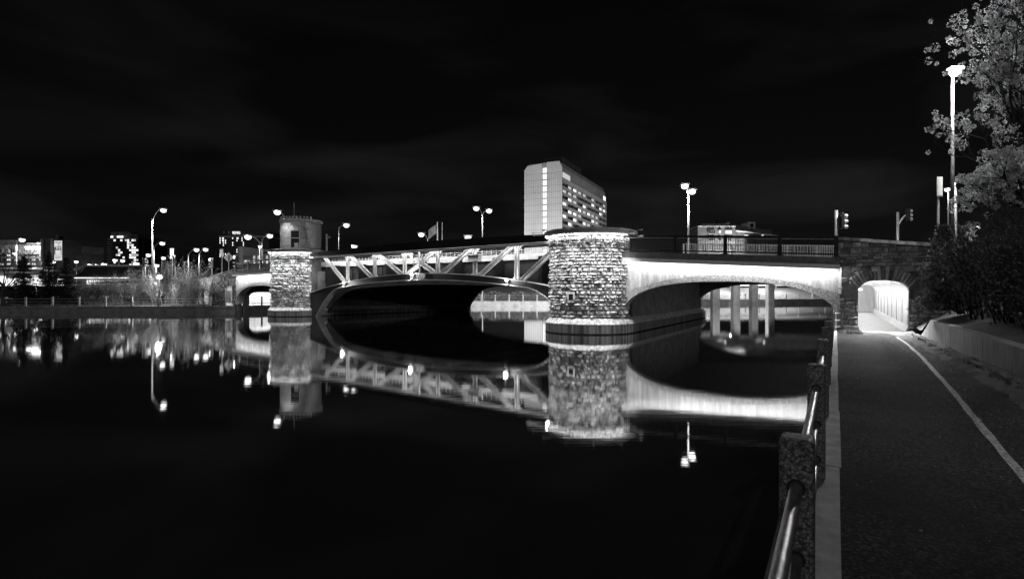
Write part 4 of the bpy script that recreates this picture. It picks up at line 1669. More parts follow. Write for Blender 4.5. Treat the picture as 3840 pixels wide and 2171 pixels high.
G1 = 'street lamps around the bridge'
street_lamp('tall street lamp with long arm left of the bushes on the left bank', 613, 789, 75, 571, 18000, G1, top_py=822, r_=.3, prad=.13)
street_lamp('street lamp below the tallest one behind the left bushes', 609, 913, 95, 577, 5000, G1, r_=.32)
street_lamp('bright street lamp left of the tall pole on the left bank', 557, 957, 100, 545, 5000, G1, r_=.32)
street_lamp('small street lamp low to the right of the tall left pole', 613, 968, 140, 606, 0, G1, r_=.38)
street_lamp('low lamp right at the foot of the tall left pole', 588, 996, 110, 585, 900, G1, r_=.34)
street_lamp('round glowing lamp low between dark tower and tall left pole', 511, 990, 130, 508, 900, G1, r_=.5)
street_lamp('double street lamp in front of the dark apartment tower', 431, 976, 150, 445, 1200, G1, r_=.42, second=(460, 978))
street_lamp('left lamp of three above the low roofed shop', 337, 995, 150, 333, 15000, G1, r_=.5)
street_lamp('middle lamp of three above the low roofed shop', 361, 995, 155, 358, 0, G1, r_=.42)
street_lamp('right lamp of three above the low roofed shop', 390, 993, 150, 394, 15000, G1, r_=.55)
street_lamp('lone small lamp right of the banner tower', 286, 982, 140, 287, 0, G1, r_=.36)
street_lamp('street lamp in front of the long lit building at far left', 83, 900, 128, 62, 20000, G1, r_=.48)
street_lamp('small lamp above the left spruce before the long building', 54, 951, 118, 56, 0, G1, r_=.25)
street_lamp('small lamp low at the left side of the leftmost spruce', 60, 1047, 80, 62, 500, G1, r_=.2)
street_lamp('small lamp at the right edge of the tallest spruce', 201, 982, 110, 199, 0, G1, r_=.28)
street_lamp('lamp low between the left and tallest spruces', 134, 1052, 90, 136, 800, G1, r_=.22)
street_lamp('street lamp just left of a twin behind the pale budding tree', 737, 937, 100, 706, 4000, G1, r_=.34, top_py=952)
street_lamp('street lamp right of the pale budding tree above the signal', 771, 936, 102, 746, 4000, G1, r_=.34, top_py=950)
street_lamp('bright street lamp above the black railing left of the tower house', 930, 889, 72, 975, 6000, G1, r_=.34, top_py=906)
street_lamp('brightest lamp on a short arm from the roof of the tower house', 1040, 796, 51.2, 1066, 700, G1, base_z=8.2, r_=.25, top_py=808, prad=.05)
street_lamp('street lamp behind the left edge of the tower house', 1012, 885, 88, 982, 900, G1, r_=.36, top_py=895)
street_lamp('small lamp low on the pole left of the tower house', 975, 925, 120, 979, 0, G1, r_=.3)
street_lamp('small lamp low between railing and tower house', 1015, 949, 70, 1017, 0, G1, r_=.18)
street_lamp('street lamp high right of the tower house over the truss', 1299, 845, 82, 1270, 1800, G1, r_=.34, top_py=852)
street_lamp('lamp just above the truss chord nearest the tower house', 1329, 926, 49.5, 1333, 0, G1, base_z=5.2, r_=.2, prad=.04)
light('chord_lamp_light', 'SPOT', at(1326, 926, 49.3), 430, None, .15, (CL.x, CL.y, 6.8), 70, .7)
street_lamp('lamp over the middle of the truss beside the flagpoles', 1580, 880, 85, 1604, 2000, G1, r_=.36, top_py=892)
street_lamp('lamp just above the truss chord right of the flagpoles', 1755, 891, 85, 1762, 2000, G1, r_=.4)
street_lamp('double street lamp on tall pole above the truss left of the apartment slab', 1786, 782, 75, 1809, 1800, G1, r_=.32, second=(1834, 791), top_py=800)
street_lamp('double street lamp on tall pole above the right arched span', 2568, 698, 41, 2581, 9000, G1, base_z=3.8, r_=.22, second=(2595, 718), top_py=728)
street_lamp('tall street lamp shining through the blossoming tree', 3582, 270, 24.5, 3572, 21000, G1, base_z=2.6, r_=.2, top_py=290, prad=.085, point=(-.3, -.75, -.15))
street_lamp('left of two small lamps beside the signal panel under the blossoms', 3552, 711, 55, 3556, 300, G1, base_z=2.5, r_=.2)
street_lamp('right of two small lamps beside the signal panel under the blossoms', 3575, 690, 58, 3583, 300, G1, base_z=2.5, r_=.18)
street_lamp('unseen lamp added on the opposite bank behind the front pier', 2150, 1010, 93, 2155, 9000, G1, point=(0, -.5, -.3))  # hidden lamp added to light the quay under the truss
street_lamp('added lamp under the overpass hidden behind the right span', 2740, 1010, 108, 2745, 60000, G1, point=(0, -.5, -.3))  # this and the next: hidden lamps added to light the far bank
street_lamp('added lamp beyond the overpass hidden behind the right span', 2890, 1015, 112, 2895, 60000, G1, point=(0, -.5, -.3))
for px_, lab_ in ((2720, 'left unseen lamp added on the overpass edge behind the right span'), (2865, 'right unseen lamp added on the overpass edge behind the right span')):
    street_lamp(lab_, px_, 1003, 91.8, px_ + 6, 0, G1, base_z=5.0, r_=.1, top_py=1000, prad=.05)  # hidden lamps, with separate spots, added to light the column faces
    qf = at(px_, 1003, 90.5)
    light('added_overpass_light', 'SPOT', qf, 700, None, .15, qf + Vector((0, 6, -4.5)), 74, .5)
flf = Thing('added_floodlight', 'floodlight out of view on the far end of the front pier lighting the opposite bank', 'added_floodlight', B(0, WID + 2.45, 3.0))  # unseen spot added to brighten the opposite quay
pf = B(-.6, WID + 2.75, 3.2)
flf.part('housing', MB().box(pf, (.4, .3, .3)), M['housing'])
flf.part('bracket', MB().beam(pf, B(-.3, WID + 2.2, 3.2), .06, .06), M['housing'])
light('added_flood', 'SPOT', pf + Vector((-.25, .35, -.1)), 60000, flf, .15, (0, 84, -.3), 48, .6)
gl = Thing('globe_lamp', 'pathway lamp with white glowing globe among bushes on left bank', 'globe lamp', at(598, 1143, 63.5))
p = at(598, 1039, 63.5)
gl.part('globe', MB().ball(p, .24, 14, 10), M['globe'], smooth=True)
gl.part('pole', MB().tube([(p.x, p.y, -.2), (p.x, p.y, .3), (p.x, p.y, .35), (p.x, p.y, p.z - .2)], [.13, .12, .06, .05], 8), M['blacksteel'])
gl.part('collar', MB().lathe((p.x, p.y, p.z - .26), [(.05, 0), (.13, .02), (.13, .06), (.08, .08)], 10), M['blacksteel'])
light('globe_light', 'POINT', (p.x + .1, p.y - .45, p.z + .1), 1300, gl, .2)


# ------------------------------------------------------------------ signals, sign boards, poles
def signal(label, px, py, depth, pole_px, size=.34, front=True, base_z=0.0, arm=False, lit=0, htop=None, board=True):
    c = at(px, py, depth)
    pp = at(pole_px, py, depth)
    th = Thing('traffic_signal', label, 'traffic signal', (pp.x, depth, base_z), 'traffic signals')
    top = pp.z + (htop if htop is not None else size * 1.6)
    th.part('pole', MB().tube([(pp.x, depth + .12, base_z), (pp.x, depth + .12, top)], .085, 8), M['pole'], smooth=True)
    if arm:
        th.part('arm', MB().tube([(pp.x, depth + .1, c.z - size * 2.6), ((pp.x + c.x) / 2, depth + .1, c.z - size * .8), (c.x - size * .3, depth + .1, c.z)], .05, 6), M['pole'])
    else:
        th.part('bracket', MB().beam((pp.x, depth + .1, c.z + size), (c.x, depth + .1, c.z + size), .05, .05).beam((pp.x, depth + .1, c.z - size), (c.x, depth + .1, c.z - size), .05, .05), M['pole'])
    hd = th.part('head', MB().box(c, (size if front else size * .62, size * .62 if front else size, size * 3.0)), M['blacksteel'] if not front else M['white'], bevel=.02)
    for i in range(3):
        cz = c.z + size * (1 - i)
        if front:
            th.part('visor', MB().tube([(c.x, depth - size * .3, cz), (c.x, depth - size * .75, cz)], size * .36, 10, cap=False), M['black'], parent=hd)
            th.part('lens', MB().lathe((c.x, 0, 0), [(.001, 0), (.002, 0)], 3) if False else MB().tube([(c.x, depth - size * .33, cz), (c.x, depth - size * .36, cz)], size * .3, 10), M['signal'] if i == lit else M['black'], parent=hd)
        else:
            th.part('visor', MB().tube([(c.x + size * .3, depth, cz), (c.x + size * 1.0, depth, cz - .03)], size * .4, 10, cap=False), M['pole'], parent=hd)
            th.part('lens', MB().tube([(c.x + size * .3, depth, cz), (c.x + size * .36, depth, cz)], size * .3, 10), M['grey'], parent=hd)
    if front and board:
        th.part('backboard', MB().box(c + Y * .25, (size * 1.5, .03, size * 3.5)), M['white'])
    return th


signal('traffic signal on pole at the right end of the black bridge railing', 3156, 829, 27.5, 3141, .27, False, 2.6, htop=.55)
signal('traffic signal on slanted arm above the stone abutment', 3404, 806, 36, 3371, .27, False, 2.6, arm=True, htop=.2)
signal('lit traffic signal under the blossoms above the picket rail', 3657, 874, 38, 3662, .36, True, 2.4)
signal('lit traffic signal left of the diamond sign on the left bank', 789, 985, 82, 793, .42, True, 2.0)
signal('lit traffic signal at the left end of the bridge railing', 881, 978, 66, 884, .42, True, 3.0)
signal('traffic signal hanging right of the tall left street lamp', 645, 977, 80, 655, .44, True, 1.5)
signal('traffic signal seen from the side left of the tall left street lamp', 542, 984, 78, 534, .42, False, 1.5)


def board(name, label, cat, px0, py0, px1, py1, depth, mt, base_z, diamond=False, glow=False):
    c = at((px0 + px1) / 2, (py0 + py1) / 2, depth)
    w, h = (px1 - px0) / FPX * depth, (py1 - py0) / FPX * depth
    th = Thing(name, label, cat, (c.x, depth, base_z))
    th.part('pole', MB().tube([(c.x, depth + .08, base_z), (c.x, depth + .08, c.z + h * .3)], .05, 6), M['pole'])
    if diamond:
        poly = [c + Vector((w / 2, 0, 0)), c + Vector((0, 0, h / 2)), c + Vector((-w / 2, 0, 0)), c + Vector((0, 0, -h / 2))]
        th.part('board', MB().extr(poly, (0, .03, 0)), mt)
        th.part('brace', MB().box(c + Vector((0, -.02, -h * .1)), (.12, .03, h * .62)), M['grey'])
        th.part('mark', MB().box(c + Vector((-w * .22, -.02, 0)), (w * .16, .02, h * .05)), M['grey'])
    else:
        th.part('board', MB().box(c, (w, .06, h)), mt)
        th.part('face', MB().box(c - Y * .04, (w * .82, .02, h * .9)), mt)
    return th


board('warning_sign', 'back of a diamond warning sign before the distant abutment', 'sign', 839, 946, 875, 985, 65.5, M['white'], 2.5, True)
board('sign_board', 'tall white board left of the diamond sign', 'sign', 825, 934, 838, 960, 67, M['white'], 2.5)
board('sign_board', 'white board hanging from the signal arm right of the tall lamp', 'sign', 638, 932, 652, 958, 79, M['white'], 2)
board('sign_board', 'tilted white panel fixed on the pole under the blossoms', 'sign', 3514, 664, 3533, 738, 26, M['white'], 2.6)
board('sign_board', 'small white board beside the lit signal under the blossoms', 'sign', 3614, 868, 3635, 892, 39, M['white'], 2.4)
sp = Thing('steel_pole', 'second steel pole beside the tall lamp behind the small pine', 'pole', at(3583, 900, 25.5))
p0, p1 = at(3581, 712, 25.5), at(3583, 900, 25.5)
sp.part('shaft', MB().tube([(p1.x, p1.y, 2.5), (p0.x, p0.y, p0.z)], .07, 8), M['pole'], smooth=True)
sp.part('cap', MB().ball(p0, .08, 8, 4), M['pole'])
for px, top, dep, lab in ((1640, 832, 90, 'left flagpole behind the middle of the truss'), (1658, 833, 90, 'right thinner flagpole behind the middle of the truss'), (1225, 878, 60, 'short post with round camera just right of the tower house')):
    t = at(px, top, dep)
    th = Thing('flagpole' if dep > 80 else 'camera_post', lab, 'flagpole' if dep > 80 else 'post', (t.x, dep, 2))
    th.part('pole', MB().tube([(t.x, dep, 2), (t.x, dep, t.z)], .1 if px != 1658 else .05, 6), M['pole'])
    if px == 1640:
        fl_ = []
        for i in range(7):
            row = []
            for j in range(4):
                row.append(Vector((t.x - .15 - i * .22, dep + .12 * math.sin(i * 1.1 + j), t.z - .4 - j * .5 - i * .16)))
            fl_.append(row)
        th.part('flag', MB().grid(fl_), M['grey'])
    if dep < 80:
        th.part('camera', MB().ball((t.x + .3, dep, t.z - .35), .13, 8, 6), M['white'])
        th.part('arm', MB().tube([(t.x, dep, t.z - .55), (t.x + .28, dep, t.z - .4)], .03, 5), M['pole'])


# ------------------------------------------------------------------ buildings
def text_mesh(body, size, extrude=.02, xscale=1.0, align='CENTER'):
    cu = bpy.data.curves.new('lettering', 'FONT')
    cu.body = body
    cu.size = size
    cu.extrude = extrude
    cu.align_x = align
    cu.align_y = 'CENTER'
    cu.resolution_u = 2
    o = bpy.data.objects.new('lettering', cu)
    COL.objects.link(o)
    bpy.context.view_layer.update()
    me = bpy.data.meshes.new_from_object(o.evaluated_get(bpy.context.evaluated_depsgraph_get()))
    bpy.data.objects.remove(o)
    me.transform(Matrix.Diagonal((xscale, 1, 1, 1)))
    return me


class Facade:
    """front plane facing us at one depth; boxes given in photograph pixels"""

    def __init__(self, th, depth):
        self.th, self.d = th, depth

    def box(self, name, x0, y0, x1, y1, mt, deep=1.0, proud=0.0, parent=None, me=None):
        a, b = at(x0, y1, self.d), at(x1, y0, self.d)
        mb = MB().box(((a.x + b.x) / 2, self.d - proud + deep / 2, (a.z + b.z) / 2), (b.x - a.x, deep, b.z - a.z))
        return self.th.part(name, mb, mt, parent=parent)

    def window(self, x0, y0, x1, y1, lit, proud=.12, mull=1):
        w = self.box('window', x0, y0, x1, y1, M['window'] if lit == 2 else (M['window2'] if lit == 1 else M['glass_d']), .3, proud)
        fr_ = MB()
        a, b = at(x0, y1, self.d), at(x1, y0, self.d)
        t = max(.06, (b.x - a.x) * .05)
        yq = self.d - proud - .04
        for xx in [a.x, b.x] + [a.x + (b.x - a.x) * (i + 1) / (mull + 1) for i in range(mull)]:
            fr_.box((xx, yq, (a.z + b.z) / 2), (t, .1, b.z - a.z + t))
        for zz in (a.z, b.z):
            fr_.box(((a.x + b.x) / 2, yq, zz), (b.x - a.x, .1, t))
        self.th.part('window_frame', fr_, M['palewall'], parent=w)
        return w


rr = random.Random(31)
# long retirement residence at far left
bd = Thing('apartment_building', 'long brick building with glowing rooftop lettering at far left', 'building', at(90, 1085, 140))
F = Facade(bd, 140)
F.box('wall', -120, 938, 193, 1075, M['brick'], 18)
F.box('upper_wall', -120, 900, 62, 938, M['brickm'], 18)
F.box('upper_wall', 62, 911, 193, 938, M['brickm'], 18)
F.box('roof_edge', 103, 911, 135, 916, M['palewall'], 18.6, .3)
F.box('roof_edge', 138, 910, 188, 917, M['palewall'], 18.6, .3)
for y0, y1 in ((921, 935.5), (948.5, 954), (962, 969.5)):
    F.box('pale_band', -120, y0, 193, y1, M['palewall'], .8, .5)
for i in range(38):
    x = -100 + i * 7.9
    if x < 193:
        F.box('fin', x, 935.6, x + 2.6, 948.4, M['palewall'], .6, .45)
        lit = 2 if rr.random() < .22 else (1 if rr.random() < .2 else 0)
        F.box('window', x + 2.8, 937, x + 7.6, 947.8, M['window'] if lit == 2 else M['window2'] if lit else M['glass_d'], .3, .12)
for i in range(26):
    x = 5 + i * 7.3
    if x < 190:
        F.box('fin', x, 916, x + 2.2, 920.8, M['palewall'], .5, .4)
for yy in (955, 970.5, 986.5):
    for k, x in enumerate((-60, -28, 2, 28, 55, 76, 101, 122, 149, 169)):
        F.window(x, yy, x + 11.5, yy + (6 if yy < 960 else 7.5), 2 if rr.random() < .62 else 0)
F.box('canopy', -120, 1006, 205, 1012, M['trim'], 6, 5.5)
F.box('canopy_wall', 20, 1012.2, 152, 1024, M['palewall'], 5, 4.8)
F.box('shopfront', -120, 1026, 20, 1070, M['palewall'], 2, 1.5)
for x in range(-90, 250, 27):
    F.box('shop_glow_pane', x, 1036 if x < 20 else 1044, x + 23, 1072, M['window'], .3, 1.7)  # glowing panes added as the bright street level behind the spruces
F.box('entrance_glow', 128, 1032, 152, 1050, M['window2'], .4, 1.0)
F.box('tower_wall', 196, 899, 236, 1070, M['brick'], 9, 3)
F.box('tower_edge', 196, 901, 202.5, 1000, M['palewall'], .6, 3.5)
F.box('tower_edge', 232.5, 900, 236, 1000, M['palewall'], .6, 3.5)
F.box('roof_vent', 211, 884, 220, 897, M['black'], 1.5, 0)
F.box('vent_frame', 213, 885, 219.5, 896, M['palewall'], .2, .3)
F.box('vent_core', 214.5, 887, 218, 895, M['black'], .2, .4)
ltr = text_mesh('VILLAGIA in The Glebe', .95, .12, .92)
c = at(142, 930.5, 139.2)
o = link('glowing_lettering', ltr, M['sign'], bd.e)
o.location = c - bd.loc
o.rotation_euler = (R(90), 0, 0)
bw_ = ltr.vertices
bx0, bx1 = min(v.co.x for v in bw_), max(v.co.x for v in bw_)
o.scale = ((94 / FPX * 139.2) / (bx1 - bx0), 1, 1)
light('lettering_light', 'AREA', at(142, 930, 137.4), 350, bd, aim=at(142, 930, 140), sx=6, sy=.8)
ban = Thing('banner', 'tall backlit banner with lettering and a picture on the brick tower', 'banner', at(217.5, 977, 136.4))
FB = Facade(ban, 136.4)
FB.box('cloth', 203.5, 903, 231.5, 976.5, M['banner'], .1, 0)
FB.box('picture', 205, 926, 230.5, 955, M['grey'], .06, .08)
mb = MB()
for hx, w_ in ((212.5, 5), (222.5, 5)):
    hc = at(hx, 931, 136.2)
    mb.ball((hc.x, 136.28, hc.z), .2, 10, 6)
    b0, b1 = at(hx - w_, 954, 136.25), at(hx + w_, 938, 136.25)
    mb.box(((b0.x + b1.x) / 2, 136.27, (b0.z + b1.z) / 2), (b1.x - b0.x, .04, b1.z - b0.z))
ban.part('pale_shapes', mb, M['banner'])
for body, px, py, sz in (('villagia', 217.5, 909, .62), ('The', 219, 916.5, .3), ('Glebe', 222, 921.5, .4), ('Worry-Free', 217.5, 962, .42), ('Lifestyle', 217.5, 967.5, .42)):
    me = text_mesh(body, sz, .01)
    o = link('lettering', me, M['black'], ban.e)
    o.location = at(px, py, 136.25) - ban.loc
    o.rotation_euler = (R(90), 0, 0)
    xs = [v.co.x for v in me.vertices]
    tw = {'villagia': 25, 'The': 7, 'Glebe': 13, 'Worry-Free': 24, 'Lifestyle': 18}[body] / FPX * 136.25
    o.scale = (tw / (max(xs) - min(xs)), 1, 1)

# low shop with sloping roof
sh = Thing('shop_building', 'low shop with sloping dark roof behind the spruces', 'building', at(400, 1085, 120))
F = Facade(sh, 120)
F.box('back_wall', 255, 995, 330, 1060, M['palewall'], 4, -8)
a, b, c_, d_ = at(322, 1003, 128), at(580, 1003, 128), at(600, 1041, 117), at(281, 1041, 117)
sh.part('roof', MB().extr([a, b, c_, d_], (0, .3, .3)), M['roof'])
sh.part('roof_ridge', MB().beam(a + Z * .4, b + Z * .4, .4, .4).beam(at(280, 1011, 122), a + Z * .4, .4, .5), M['trim'])
for i in range(26):
    t = i / 25
    p0, p1 = a.lerp(b, t) + Z * .33, d_.lerp(c_, t) + Z * .33
    sh.part('roof_seam', MB().beam(p0, p1, .08, .1), M['roof'])
F.box('wall', 280, 1044, 590, 1090, M['palewall'], 8, -.5)
F.box('lit_fascia', 318, 1041.5, 520, 1045, M['window'], .4, 3.2)
for x in range(325, 560, 26):
    F.window(x, 1050, x + 18, 1066, 2 if rr.random() < .6 else 1, .0)

# dark apartment tower with scattered windows
at_ = Thing('apartment_tower', 'dark apartment tower with scattered lit windows behind the shop roof', 'building', at(466, 1085, 260))
F = Facade(at_, 260)
F.box('wall', 413, 890, 517, 1060, M['darkwall'], 22)
F.box('wing', 517, 900, 527, 1060, M['darkwall'], 18, -2)
F.box('penthouse', 413, 870, 488, 889, M['roof'], 18, -1)
F.box('penthouse', 478, 883, 517, 890, M['roof'], 18, -.6)
for i in range(15):
    F.box('penthouse_fin', 414 + i * 5, 869, 414.8 + i * 5, 882, M['hotel_d'], .4, -.5)
F.box('roof_slab', 411, 894, 518, 896, M['hotel_d'], 1, .6)
F.box('roof_slab', 477, 882, 518, 884, M['hotel_d'], 1, .6)
for r0 in range(11):
    y = 898 + r0 * 9.2
    F.box('balcony', 409, y, 424, y + 1.6, M['hotel_d'], 1.6, 1.2)
    for c0 in range(11):
        x = 427 + c0 * 8.4
        v = rr.random()
        on_ = (476 < x < 505 and v < .6) or (430 < x < 460 and r0 in (5, 6) and v < .75) or v < .1
        F.box('window', x, y, x + 6.6, y + 6.6, M['window'] if on_ and rr.random() < .6 else (M['window2'] if on_ else M['glass_d']), .3, .15)
for x, y in ((416, 885), (420, 885), (440, 885), (446, 885), (452, 885), (458, 885)):
    F.box('window', x, y, x + 4.5, y + 7, M['window'], .3, .3)

# dark slab behind the left span with rooftop lettering
ym = Thing('office_building', 'dark slab building with small rooftop lettering left of the tower house', 'building', at(915, 1085, 220))
F = Facade(ym, 220)
F.box('wall', 826, 887, 1008, 1060, M['darkwall'], 18)
F.box('roof_edge', 823, 885, 1008, 890, M['hotel_d'], 18.4, .3)
F.box('penthouse', 838, 866, 1000, 885, M['darkwall'], 12, -3)
for x in (840, 858):
    F.box('roof_mast', x, 868, x + 1, 878, M['pole'], .2, .2)
for r0 in range(9):
    y = 891 + r0 * 8.5
    for x in (824.5, 834, 837, 845, 872, 888, 892, 907, 912):
        v = rr.random()
        F.box('window', x, y, x + 2.2, y + 5.5, M['window'] if v < .45 else M['glass_d'], .3, .2)
me = text_mesh('YMCA YWCA', 1.6, .05)
o = link('rooftop_lettering', me, M['window'], ym.e)
o.location = at(886, 874, 222.4) - ym.loc
o.rotation_euler = (R(90), 0, 0)
xs = [v.co.x for v in me.vertices]
o.scale = ((30 / FPX * 222.4) / (max(xs) - min(xs)), 1, 1)
lo = Thing('low_building', 'pale low building with tall windows behind the left bridge railing', 'building', at(965, 1085, 150))
F = Facade(lo, 150)
F.box('wall', 905, 955, 1060, 1060, M['brickm'], 12)
F.box('wing', 893, 925, 913, 1060, M['palewall'], 10, .5)
F.box('roof_edge', 905, 953, 1060, 956, M['palewall'], 12.4, .4)
for x in (918, 929, 950, 966, 980, 998):
    F.window(x, 959, x + 8, 971, 1 if rr.random() < .4 else 0, .1)
    F.window(x, 976, x + 8, 988, 2 if rr.random() < .4 else 1, .1)

# hotel-like slab with balconies
K = Vector((22.4, 245, 0))
hf = Vector((.417, .909, 0)).normalized()
hg = Vector((-.909, .417, 0)).normalized()
ht = Thing('apartment_slab', 'tall pale apartment slab with balconies behind the front pier', 'building', K)


def H(f, g, z):
    p = K + hf * f + hg * g
    return Vector((p.x, p.y, z))


LEN, WD, HT = 77.0, 18.4, 59.2


def hbox(name, f0, f1, g0, g1, z0, z1, mt, parent=None):
    return ht.part(name, MB().hexa([H(f0, g0, z0), H(f1, g0, z0), H(f1, g1, z0), H(f0, g1, z0), H(f0, g0, z1), H(f1, g0, z1), H(f1, g1, z1), H(f0, g1, z1)]), mt, parent=parent)


FH = 2.83
TOPF = 54.2
hbox('core', 1.1, LEN - .3, 1.0, WD - .2, 0, TOPF, M['darkwall'])
ht.part('end_panel', MB().hexa([H(-.02, .0, 0), H(.5, .0, 0), H(.5, 7.2, 0), H(-.02, 7.2, 0), H(-.02, 2.2, HT), H(.5, 2.2, HT), H(.5, 7.2, HT), H(-.02, 7.2, HT)]) if False else
        MB().extr([H(0, 0, 0), H(0, 7.4, 0), H(0, 7.4, HT), H(0, 1.4, HT), H(0, 0, HT - 2.7)], hf * .6), M['hotel'])
ht.part('end_panel', MB().extr([H(0, 9.6, 0), H(0, WD, 0), H(0, WD, HT - 2.8), H(0, WD - 1.6, HT - .8), H(0, 9.6, HT - .3)], hf * .6), M['hotel'])
hbox('stair_shaft', .5, 1.0, 7.4, 9.6, 0, HT - .2, M['hotel_d'])
for i in range(20):
    z = HT - 4.6 - i * FH
    if z < 12:
        break
    hbox('stair_window', .32, .5, 7.55, 9.35, z, z + 2.2, M['window'])
    hbox('stair_mullion', .26, .33, 8.4, 8.52, z, z + 2.2, M['hotel_d'])
    hbox('stair_mullion', .26, .33, 7.55, 9.35, z + .75, z + .84, M['hotel_d'])
    hbox('floor_joint', -.03, .1, .1, 7.3, z - .42, z - .3, M['hotel_d'])
    hbox('floor_joint', -.03, .1, 9.7, WD - .1, z - .42, z - .3, M['hotel_d'])
for i in range(7):
    g = .9 + i * 1.0
    if g < 7.0:
        hbox('groove', -.03, .05, g, g + .16, 8, TOPF + .2, M['hotel_d'])
    g2 = 10.4 + i * 1.1
    if g2 < WD - .6:
        hbox('groove', -.03, .05, g2, g2 + .16, 8, TOPF - .6, M['hotel_d'])
# roof band and penthouse
ht.part('roof_band', MB().extr([H(.6, 0, TOPF + .8), H(.6, .05, HT - 2.7), H(.6, 1.4, HT), H(.6, WD - 2.2, HT), H(.6, WD, TOPF + .8)], hf * (LEN - 4)), M['hotel_d'])
hbox('top_soffit', .6, LEN, .7, .98, TOPF - 2.0, TOPF + .8, M['hotel_d'])
hbox('top_glow', 1.2, 13, 1.3 - .75, 1.46 - .78, TOPF - 1.9, TOPF + .5, M['window2'])
hbox('top_glow', LEN - 5, LEN - .5, 1.3 - .75, 1.46 - .78, TOPF - 1.9, TOPF + .5, M['window'])
hbox('top_parapet', .6, LEN, 0, .3, TOPF - 4.2, TOPF - 2.2, M['hotel'])
hbox('plant_room', 10, 40, 3.5, 13, HT, HT + 4.4, M['darkwall'])
NBAY = 10
bw2 = (LEN - 1.2) / NBAY
for k in range(NBAY + 1):
    f = .6 + k * bw2
    hbox('party_wall', f - .12, f + .12, -.02, .98, 6, TOPF - 2.2, M['hotel_d'])
litset = {(0, 3), (0, 5), (1, 2), (1, 6), (2, 0), (2, 5), (2, 4), (3, 3), (4, 2), (4, 5), (4, 6), (5, 3), (6, 1), (6, 4), (8, 1), (9, 6), (7, 5), (1, 4), (9, 1), (8, 2)}
for r0 in range(14):
    z = TOPF - 4.2 - (r0 + 1) * FH
    hbox('floor_slab', .6, LEN - .2, .2, .98, z + FH - .2, z + FH, M['hotel_d'])
    for k in range(NBAY):
        f = .6 + k * bw2
        lit = (k, r0) in litset
        hbox('balcony_parapet', f + .14, f + bw2 - .14, 0, .16, z - .15, z + 1.05, M['hotel'])
        if lit:
            hbox('balcony_glow_wall', f + .2, f + bw2 - .2, .9, .97, z + .1, z + FH - .22, M['window'])  # glowing back wall stands in for lamplight on the balcony walls
            hbox('balcony_door', f + .25, f + 2.6, .8, .88, z + .1, z + 1.9, M['darkwall'])
        elif rr.random() < .3:
            hbox('balcony_glow_wall', f + bw2 * .4, f + bw2 - .2, .9, .97, z + .1, z + FH - .22, M['window2'])

# brick low-rise above the right span
br = Thing('brick_building', 'brick low-rise with pale upper storey above the right bridge railing', 'building', at(2700, 1085, 110))
F = Facade(br, 110)
F.box('wall', 2617, 850, 2757, 1010, M['brickm'], 6)
F.box('roof_edge', 2616, 848, 2758, 850, M['trim'], 6.4, .2)
F.box('roof_storey', 2632, 841, 2744, 848, M['brickm'], 5, -1)
F.box('roof_storey_edge', 2638, 839, 2740, 841, M['trim'], 5, -.8)
F.box('chimney', 2697, 822, 2707, 841, M['black'], 1, -2)
F.box('chimney', 2742, 829, 2751, 846, M['palewall'], .8, -2)
pl = [at(2744, 840, 112), at(2835, 857, 136), at(2894, 863, 150), at(2894, 895, 150), at(2757, 870, 112)]
br.part('pale_storey', MB().extr(pl, (0, .5, 0)), M['hotel'])
pl = [at(2757, 850, 110.2), at(2764, 861, 111), at(2930, 886, 150), at(2930, 990, 150), at(2757, 1000, 110.2)]
br.part('side_wall', MB().extr(pl, (0, .4, 0)), M['brick'])
br.part('side_roof_edge', MB().beam(at(2762, 866, 110), at(2960, 889, 150), .3, .2), M['trim'])
F2 = Facade(br, 128)
F2.box('lift_house', 2806, 833, 2832, 856, M['hotel'], 4, 0)
F2.box('lift_window', 2813, 839, 2824, 852, M['glass_d'], .3, .2)
F.window(2657, 864, 2681, 877, 0, .12, 2)
F.window(2694, 864, 2703, 874, 2, .12, 0)
F.window(2719, 864, 2743, 877, 2, .12, 2)
F.window(2657, 892, 2681, 904, 0, .12, 2)
F.window(2694, 892, 2703, 902, 0, .12, 0)
F.window(2719, 892, 2743, 904, 0, .12, 2)
for x in (2788, 2846):
    F3 = Facade(br, 116 if x < 2800 else 130)
    F3.box('window', x, 882, x + 15, 891, M['window'], .3, .4)

# flood lamps added out of view to brighten the apartment slab
fl1 = Thing('added_floodlight', 'floodlight out of view on the lawn lighting the pale apartment slab', 'added_floodlight', (-6, 205, 0))
fl1.part('housing', MB().box((-6, 205, .6), (1.2, .6, .8)), M['housing'])
fl1.part('lens', MB().box((-6, 205.35, .6), (1.0, .06, .6)), M['lampglow'])
light('added_flood', 'SPOT', (-6, 206, 1.2), 120000, fl1, .5, H(0, 9, 36), 75, .8)
fl2 = Thing('added_floodlight', 'floodlight out of view beside the road lighting the balconies of the apartment slab', 'added_floodlight', (95, 245, 0))
fl2.part('housing', MB().box((95, 245, .6), (.6, 1.2, .8)), M['housing'])
fl2.part('lens', MB().box((94.6, 245, .6), (.06, 1.0, .6)), M['lampglow'])
light('added_flood', 'SPOT', (94, 245, 1.2), 70000, fl2, .5, H(36, 0, 38), 85, .8)


